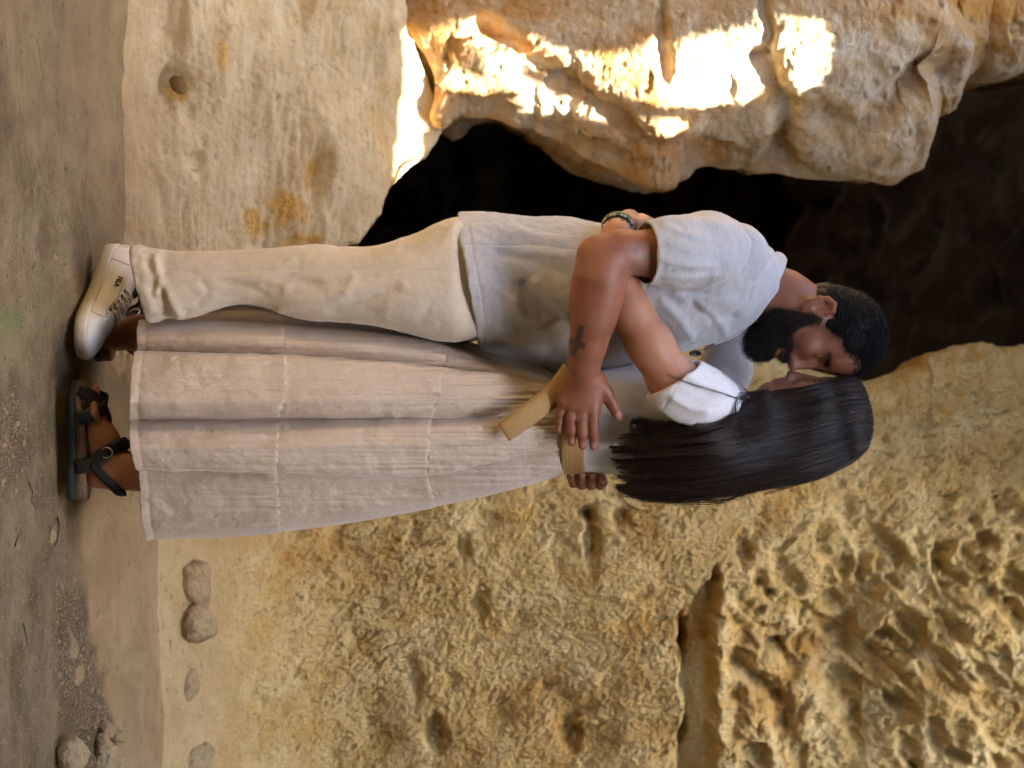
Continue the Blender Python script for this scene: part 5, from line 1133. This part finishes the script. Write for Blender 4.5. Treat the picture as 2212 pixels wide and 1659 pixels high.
# long straight hair
M_hair_w2 = hair_mat('mid_brown_hair', (0.018, 0.010, 0.006), 0.30, 0.45, (0.042, 0.023, 0.013)); M_hair_w3 = hair_mat('lighter_brown_hair', (0.034, 0.019, 0.011), 0.32, 0.5, (0.075, 0.043, 0.025))
G = [  # guides from the parting to the tips: a runs from the front edge to the back edge; columns are px, py, Y on the near side
    (0.00, [(1836, 806, .0), (1800, 822, -.045), (1750, 838, -.066), (1690, 850, -.070), (1640, 862, -.078), (1590, 884, -.130), (1520, 906, -.185), (1430, 914, -.175), (1362, 906, -.162)]),
    (0.10, [(1858, 828, .0), (1815, 832, -.055), (1765, 848, -.074), (1700, 864, -.078), (1640, 880, -.092), (1580, 902, -.150), (1510, 922, -.188), (1430, 928, -.178), (1356, 926, -.165)]),
    (0.30, [(1875, 868, .0), (1830, 872, -.066), (1770, 890, -.088), (1700, 905, -.096), (1640, 920, -.118), (1570, 936, -.160), (1490, 950, -.178), (1400, 958, -.168), (1325, 962, -.155)]),
    (0.55, [(1883, 912, .0), (1840, 915, -.066), (1780, 932, -.090), (1710, 950, -.100), (1640, 965, -.118), (1560, 980, -.145), (1480, 990, -.155), (1400, 994, -.148), (1316, 990, -.135)]),
    (0.80, [(1878, 948, .0), (1840, 958, -.052), (1780, 980, -.074), (1710, 1000, -.086), (1640, 1014, -.096), (1560, 1028, -.112), (1480, 1036, -.118), (1400, 1036, -.112), (1322, 1030, -.10)]),
    (1.00, [(1868, 968, .0), (1832, 996, -.018), (1780, 1020, -.026), (1710, 1040, -.032), (1640, 1052, -.036), (1560, 1066, -.042), (1480, 1073, -.045), (1400, 1070, -.045), (1332, 1058, -.04)])]
ga = np.array([g[0] for g in G]); gp = np.array([[P(*q) for q in g[1]] for g in G]); K0 = gp.shape[1]
def hair_at(a, t, side=1.0, K=18):
    """a (S,), -> (S,K,3) strands; side = 1 near, -1 far"""
    tk = np.linspace(0, K0 - 1, K); P_ = np.zeros((len(a), K, 3))
    col = np.stack([[cs(tk, range(K0), gp[g, :, c]) for c in range(3)] for g in range(len(G))])   # G,3,K
    for c in range(3):
        for k_ in range(K): P_[:, k_, c] = cs(a, ga, col[:, c, k_])
    return P_
Kb = 44; ab = np.linspace(0, 1, 60); near_ = hair_at(ab, 0, K=Kb)
far_ = near_[::-1].copy(); far_[..., 1] = np.where(np.arange(Kb)[None, :] < 18, -far_[..., 1], far_[..., 1] + .045 + .06 * np.sin(np.linspace(0, math.pi, 60))[:, None])
far_[..., 1] = np.maximum(far_[..., 1], near_[::-1][..., 1] + .012)
cg = np.concatenate([near_, far_[1:-1]], 0)
# keep the base volume slightly inside the strands and leave ragged tips
cen_ = cg.mean(0, keepdims=True); cg = cen_ + (cg - cen_) * .945; cg[:, -7:, 2] += np.array([.006, .014, .024, .036, .048, .062, .078])[None]; cg[:, -1] = cg[:, -1] * .6 + cen_[:, -1] * .4
cgf = grid_faces(cg.shape[0], Kb); k = np.arange(Kb - 1); L0 = (cg.shape[0] - 1) * Kb
nrm = grid_normals(cg); s0 = np.sign((nrm[:60, :, 1]).mean()); nrm *= -s0
aa = np.linspace(0, 1, cg.shape[0])[:, None] + 0 * cg[..., 0]; tk_ = np.linspace(0, 1, Kb)[None, :] + 0 * aa
cg = cg + nrm * (.0035 * noise3(np.stack([aa * 46, tk_ * 3, 0 * aa], -1), 3) + .002 * noise3(np.stack([aa * 120, tk_ * 5, 0 * aa], -1), 4))[..., None]
hb = mesh_obj('hair', cg.reshape(-1, 3), np.concatenate([cgf, np.stack([L0 + k, L0 + k + 1, k + 1, k], -1)]), M_hair_w); put_under(hb, woman)
def locks(S_, lo=0., hi=1., K=20, spread=.004, lift=.002, wob=.006, cut=0.10):
    a = np.random.uniform(lo, hi, S_); p = hair_at(a, 0, K=K); tk = np.linspace(0, 1, K)
    lump = noise3(np.stack([a * 38, a * 0, a * 0], -1), 12) + .7 * noise3(np.stack([a * 90, a * 0, a * 0], -1), 14); gr = np.random.normal(scale=spread, size=(S_, 1, 3)) * (.25 + tk[None, :, None])
    ph = noise3(np.stack([np.repeat((a * 22)[:, None], K, 1), np.repeat(tk[None] * 3, S_, 0), np.zeros((S_, K))], -1), 13)
    p = p + gr; p[..., 1] -= lift * (1 + 1.2 * lump[:, None]) + .008 * ph * tk; p[..., 0] += wob * ph * tk + .006 * lump[:, None] * tk + .0015 * np.sin(tk * 22 + 40 * a[:, None]) * tk
    wv_ = .007 * np.sin(tk * 9 + a[:, None] * 7) * tk; p[..., 0] += wv_
    # strands gather into locks that end at different heights
    nc = 150; ca_ = np.sort(np.random.uniform(-.02, 1.02, nc)); ci = np.abs(a[:, None] + np.random.normal(scale=.004, size=(S_, 1)) - ca_[None]).argmin(1); ctr = hair_at(np.clip(ca_, 0, 1), 0, K=K) + np.random.normal(scale=.004, size=(nc, 1, 3)) * tk[None, :, None]
    ctr[..., 1] -= lift + .011 * np.abs(np.random.normal(size=(nc, 1))) * np.clip(tk * 2, 0, 1); ctr[..., 0] += .010 * np.sin(tk * 10 + ca_[:, None] * 31) * tk ** 1.5; pull = (.15 + .62 * tk ** 1.5)[None, :, None]; p = p * (1 - pull) + ctr[ci] * pull
    fe = np.clip(1 - ca_ / .3, 0, 1)[ci]; e = 1 - (.25 + .12 * fe) * np.random.uniform(0, 1, nc)[ci] ** 1.5 - cut * .6 * np.random.uniform(0, 1, S_) ** 2; idx = e[:, None] * tk[None] * (K - 1); i0 = np.clip(idx.astype(int), 0, K - 2); fr_ = (idx - i0)[..., None]; r_ = np.arange(S_)[:, None]
    p = p[r_, i0] * (1 - fr_) + p[r_, i0 + 1] * fr_; locks.ci = ci; return p
parts_ = []; ids_ = []
for kw in (dict(S_=13000, cut=.17, wob=.012), dict(S_=3200, spread=.009, lift=.006, wob=.016, cut=.05), dict(S_=900, lo=.0, hi=.12, spread=.009, cut=.25), dict(S_=800, lo=.9, hi=1.0, spread=.012, cut=.1)):
    parts_.append(locks(**kw)); ids_.append(locks.ci * 7 + len(parts_))
st = np.concatenate(parts_); ids_ = (np.concatenate(ids_) * 2654435761 % 97) % 10 + (np.random.rand(len(st)) < .15) * 3
for (lo_, hi_, mt_) in ((0, 5, M_hair_w), (5, 8, M_hair_w2), (8, 99, M_hair_w3)):
    hs = strands('hair_strand', st[(ids_ >= lo_) & (ids_ < hi_)], .00044, .00022, mt_); hs['kind'] = 'stuff'; put_under(hs, woman)
fa_ = locks(520, spread=.013, lift=.004, wob=.03, cut=.12); kk = np.linspace(0, 1, fa_.shape[1])[None]; ph_ = np.random.uniform(0, 6.3, (520, 1)); fa_[..., 0] += .006 * np.sin(kk * 9 + ph_) * kk; fa_[..., 2] += .004 * np.sin(kk * 11 + ph_ * 2) * kk
fo = strands('loose_strands', fa_, .00035, .0002, M_hair_w3); fo['kind'] = 'stuff'; put_under(fo, woman)
# the far side of the head
sf = locks(2500); sf[..., 1] = np.where(sf[..., 1] > -.5, np.abs(sf[..., 1]) * np.linspace(1, .3, 20)[None, :] , 0) + .004; hs2 = strands('hair_strand', sf, .0006, .0003, M_hair_w); hs2['kind'] = 'stuff'; put_under(hs2, woman)
# loose wisps
def wisp(name, ctrl, n_, spread, r_=.0005):
    c_ = np.array([P(*q) for q in ctrl]); t_ = np.linspace(0, len(c_) - 1, 22); base = np.stack([cs(t_, range(len(c_)), c_[:, k]) for k in range(3)], -1)
    p = base[None] + np.random.normal(scale=spread, size=(n_, 1, 3)) * np.linspace(.3, 1, 22)[None, :, None] + np.cumsum(np.random.normal(scale=.0004, size=(n_, 22, 3)), 1)
    o = strands(name, p, r_, r_ * .5, M_hair_w); o['kind'] = 'stuff'; put_under(o, woman)
wisp('loose_strands', [(1640, 862, -.085), (1600, 862, -.15), (1560, 850, -.238), (1500, 832, -.262), (1440, 808, -.262)], 9, .0003, .0004)
wisp('loose_strands', [(1660, 845, -.07), (1620, 852, -.12), (1590, 862, -.165), (1585, 900, -.18), (1560, 925, -.19)], 24, .007)
wisp('loose_strands', [(1560, 925, -.20), (1480, 945, -.20), (1400, 935, -.18), (1368, 910, -.168), (1362, 925, -.166), (1385, 960, -.165)], 18, .003)
wisp('loose_strands', [(1700, 1040, -.03), (1620, 1062, -.04), (1560, 1082, -.04), (1500, 1084, -.04), (1470, 1076, -.04)], 26, .0045)
wisp('loose_strands', [(1600, 1056, -.03), (1500, 1075, -.04), (1420, 1078, -.05), (1345, 1072, -.05)], 20, .003)
wisp('loose_strands', [(1840, 990, -.01), (1790, 1024, -.02), (1720, 1046, -.03), (1650, 1066, -.03)], 16, .003)
# ---------------------------------------------------------------- print on the shoe
tc_ = bpy.data.curves.new('shoe_lettering', 'FONT'); tc_.body = 'FILA'; tc_.size = .0145; tc_.extrude = .0003; tc_.offset = .0006; tc_.space_character = 1.02
M_print = M_navy; tc_.materials.append(M_print)
to = bpy.data.objects.new('lettering', tc_); scene.collection.objects.link(to)
p_a, p_b, p_c = (np.array(surf1(al, be)) for al, be in ((.092, -.74), (.135, -.74), (.092, -.56)))
xa = p_b - p_a; xa /= np.linalg.norm(xa); ya = p_c - p_a; ya -= xa * (ya @ xa); ya /= np.linalg.norm(ya); za = np.cross(xa, ya)
to.matrix_world = Matrix([[xa[i], ya[i], za[i], p_a[i] + za[i] * .0018] for i in range(3)] + [[0, 0, 0, 1]]); mw_ = to.matrix_world.copy()
bpy.context.view_layer.update(); me_ = bpy.data.meshes.new_from_object(to.evaluated_get(bpy.context.evaluated_depsgraph_get())); bpy.data.objects.remove(to); to = bpy.data.objects.new('lettering', me_); scene.collection.objects.link(to); to.parent = sh1; to.matrix_parent_inverse = sh1.matrix_world.inverted(); to.matrix_world = mw_

# ---------------------------------------------------------------- stones, pebbles and twigs
def ico(sub=2):
    t = (1 + 5 ** .5) / 2; v = [(-1, t, 0), (1, t, 0), (-1, -t, 0), (1, -t, 0), (0, -1, t), (0, 1, t), (0, -1, -t), (0, 1, -t), (t, 0, -1), (t, 0, 1), (-t, 0, -1), (-t, 0, 1)]
    f = [(0, 11, 5), (0, 5, 1), (0, 1, 7), (0, 7, 10), (0, 10, 11), (1, 5, 9), (5, 11, 4), (11, 10, 2), (10, 7, 6), (7, 1, 8), (3, 9, 4), (3, 4, 2), (3, 2, 6), (3, 6, 8), (3, 8, 9), (4, 9, 5), (2, 4, 11), (6, 2, 10), (8, 6, 7), (9, 8, 1)]
    v = [np.array(a) / np.linalg.norm(a) for a in v]
    for _ in range(sub):
        cache = {}; nf = []
        def mid(a, b):
            k_ = (min(a, b), max(a, b))
            if k_ not in cache: m_ = v[a] + v[b]; v.append(m_ / np.linalg.norm(m_)); cache[k_] = len(v) - 1
            return cache[k_]
        for a, b, c in f:
            x, y, z = mid(a, b), mid(b, c), mid(c, a); nf += [(a, x, z), (b, y, x), (c, z, y), (x, y, z)]
        f = nf
    return np.array(v), np.array(f)
def stone_shape(size, seed, sub=4, angular=.5, rot=0.0):
    v, f = ico(sub); r = 1 + .24 * noise3(v * 1.3 + seed, seed) + .13 * noise3(v * 3.0 + seed, seed + 1) + .05 * fbm(v * 9 + seed, 3, seed + 2)
    rng = np.random.RandomState(seed)
    for _ in range(9):                       # facets
        d = rng.normal(size=3); d /= np.linalg.norm(d); h = rng.uniform(.62, .85); q = (v * r[:, None]) @ d; r = np.where(q > h, r * (1 - angular * (1 - h / np.maximum(q, h))), r)
    v = v * r[:, None] * np.array(size); c, s_ = math.cos(rot), math.sin(rot)
    return np.stack([v[:, 0] * c - v[:, 1] * s_, v[:, 0] * s_ + v[:, 1] * c, v[:, 2]], -1), f
def rockcol(name, a, b, c=(0.2, 0.14, 0.08)): return rock_mat(name, a, b, c, (0.12, 0.08, 0.05), och=(.5, .7), pit=.6, bs=.7, pitscale=60, grain=300, scale=1.5)
M_cobble = rockcol('pale_cobble', (0.60, 0.47, 0.28), (0.68, 0.55, 0.34)); M_grey = rockcol('grey_stone', (0.56, 0.42, 0.22), (0.66, 0.51, 0.29)); M_tan = rockcol('tan_stone', (0.56, 0.43, 0.23), (0.66, 0.51, 0.30)); M_och = rockcol('ochre_stone', (0.46, 0.28, 0.10), (0.52, 0.34, 0.14))
dg_bvh = []
for ob in (ground, left_slope, wall):
    vv_ = world_np(ob); dg_bvh.append(BVHTree.FromPolygons([tuple(q) for q in vv_.tolist()], [list(p_.vertices) for p_ in ob.data.polygons]))
camp = Vector((0, -D, CZ))
def hit(px_, py_):
    d_ = (Vector(P(px_, py_, 0)) - camp).normalized(); best = None
    for b_ in dg_bvh:
        r_ = b_.ray_cast(camp, d_)
        if r_[0] is not None and (best is None or r_[3] < best[3]): best = r_
    return best
def place(px_, py_, size, seed, mat, label, cat='stone', sink=.25, angular=.5, rot=0., name='stone', sub=4):
    h_ = hit(px_, py_)
    if h_ is None: return
    v, f = stone_shape(size, seed, sub, angular, rot); nrm = h_[1] if h_[1].dot(camp - h_[0]) > 0 else -h_[1]
    q = nrm.to_track_quat('Z', 'Y').to_matrix(); v = v @ np.array(q).T
    o = mesh_obj(name, v, f, mat); o.location = h_[0] + nrm * size[2] * (1 - 2 * sink); tag(o, label, cat); return o
place(128, 1632, (.040, .050, .036), 3, M_cobble, 'smooth pale yellow cobble lying alone on the dirt floor', sink=.12, angular=.35, rot=.6)
place(212, 1606, (.026, .022, .022), 5, M_tan, 'knobbly tan stone nearest the cobble in the small rubble cluster', sink=.2)
place(222, 1578, (.020, .024, .018), 6, M_tan, 'rounded tan stone at the tip of the small rubble cluster', sink=.2)
place(243, 1592, (.018, .026, .020), 7, M_grey, 'pale grey stone tucked against the foot of the wall in the rubble cluster', sink=.2)
place(225, 1640, (.042, .034, .024), 8, M_cobble, 'broad yellowish stone at the edge of the rubble cluster', sink=.3)
place(170, 1640, (.018, .02, .014), 12, M_tan, 'little lumpy stone between the cobble and the rubble cluster', sink=.2)
place(425, 1262, (.072, .060, .046), 13, M_grey, 'largest grey-tan boulder embedded low in the wall beside the skirt', sink=.55, rot=.3)
place(424, 1352, (.062, .054, .044), 14, M_grey, 'dark angular boulder embedded under the largest one in the wall', sink=.5, rot=.8, angular=.8)
place(414, 1482, (.052, .044, .034), 15, M_tan, 'smooth tan stone embedded low in the wall foot', sink=.74, angular=.4)
place(430, 1640, (.040, .060, .03), 16, M_tan, 'weathered tan lump in the wall foot above the rubble cluster', sink=.6)
place(155, 1400, (.028, .020, .008), 17, M_tan, 'flat earthy slab of stone half buried in the dirt', sink=.4)
place(170, 1458, (.022, .03, .009), 18, M_grey, 'flat olive grey stone half buried beside a crack in the dirt', sink=.4)
place(108, 1160, (.018, .018, .010), 19, M_tan, 'little round stone on the floor near the sandal heel', sink=.35)
place(385, 183, (.030, .024, .012), 20, M_och, 'small ochre scar in the smooth slope, modelled as a flush stone', sink=.45, angular=.9, rot=1.0)  # flake added to stand for an ochre scar in the slope
place(33, 1178, (.012, .012, .008), 21, M_grey, 'tiny grey stone near the dry sprig at the lower edge', sink=.3)
# pebbles: the ones that show, one object each
rng = np.random.RandomState(9)
pm = [M_cobble, M_tan, M_grey, M_och]
shapes = []
for k_ in range(6):
    v, f = stone_shape((1, .8, .6), 40 + k_, 1, .6); shapes.append((v, f))
def in_band(px_, py_): # the dirt gully in the floor on the woman's side, and a patch at the frame's lower edge
    c = 150 + 20 * math.sin(py_ / 90.); w = 20 + (py_ - 1250) * .13
    return (py_ > 1250 and abs(px_ - (165 + (py_ - 1450) * .12)) < w) or (math.hypot((px_ - 22) / 40, (py_ - 960) / 110) < 1) or (math.hypot((px_ - 120) / 14, (py_ - 520) / 40) < 1 and rng.rand() < .5)
base_mesh = {}
cnt = 0
while cnt < 90:
    a, b = rng.uniform(2, 300), rng.uniform(420, 1655)
    if not in_band(a, b): continue
    h_ = hit(a, b)
    if h_ is None: continue
    s_ = rng.uniform(.0032, .0085); ki = rng.randint(6); mi = rng.choice(4, p=[.35, .35, .2, .1])
    if (ki, mi) not in base_mesh:
        o = mesh_obj('pebble', shapes[ki][0], shapes[ki][1], pm[mi]); base_mesh[(ki, mi)] = o
    else:
        o = base_mesh[(ki, mi)].copy(); scene.collection.objects.link(o)
    o.location = h_[0] + Vector((0, 0, s_ * .25)); o.scale = (s_ * rng.uniform(.8, 1.3), s_, s_ * rng.uniform(.7, 1)); o.rotation_euler = (rng.uniform(-.4, .4), rng.uniform(-.4, .4), rng.uniform(0, 6.28))
    tag(o, 'small pale pebble lying in the loose dirt of the cave floor', 'pebble', 'pebbles in the loose dirt'); cnt += 1
gv, gf, go = [], [], 0
v1, f1 = stone_shape((1, .85, .6), 77, 0, .6); cnt = 0
while cnt < 5200:
    a, b = rng.uniform(0, 300), rng.uniform(400, 1659)
    if not in_band(a, b) and rng.rand() > .11: continue
    h_ = hit(a, b)
    if h_ is None: continue
    s_ = rng.uniform(.0008, .0028); an = rng.uniform(0, 6.28); c_, s2_ = math.cos(an), math.sin(an); w_ = v1 * s_ * rng.uniform(.7, 1.3, 3); w_ = np.stack([w_[:, 0] * c_ - w_[:, 1] * s2_, w_[:, 0] * s2_ + w_[:, 1] * c_, w_[:, 2]], -1)
    gv.append(w_ + np.array(h_[0])); gf.append(f1 + go); go += len(v1); cnt += 1
gr = mesh_obj('gravel', np.concatenate(gv), np.concatenate(gf), M_tan); tag(gr, 'fine loose gravel and crumbs strewn over the dirt floor', kind='stuff')
M_twig = plain('dry_twig', (0.10, 0.065, 0.04), 0.9, bscale=200)
def twig(pts_, r_, label):
    q_ = [];
    for a, b in pts_:
        h_ = hit(a, b); q_.append(np.array(h_[0]) + np.array([0, -.001, .0025]))
    tv, tf = tube(q_, np.linspace(r_, r_ * .5, len(q_)), 6); o = mesh_obj('twig', tv, tf, M_twig); tag(o, label, 'twig')
twig([(122, 1118), (126, 1135), (124, 1152), (122, 1166), (117, 1180)], .0022, 'thin curved brown twig lying on the floor near the sandal heel')
twig([(60, 1040), (68, 1062), (66, 1085), (78, 1100)], .0014, 'fine bent twig on the floor below the sandal')
twig([(30, 1180), (34, 1165), (44, 1145)], .0020, 'dry sprig of stem at the lower edge of the floor')
twig([(48, 2400 * .54 + 50), (54, 1372), (58, 1395)], .0014, 'short straight dark twig in the dirt beside the gravel')
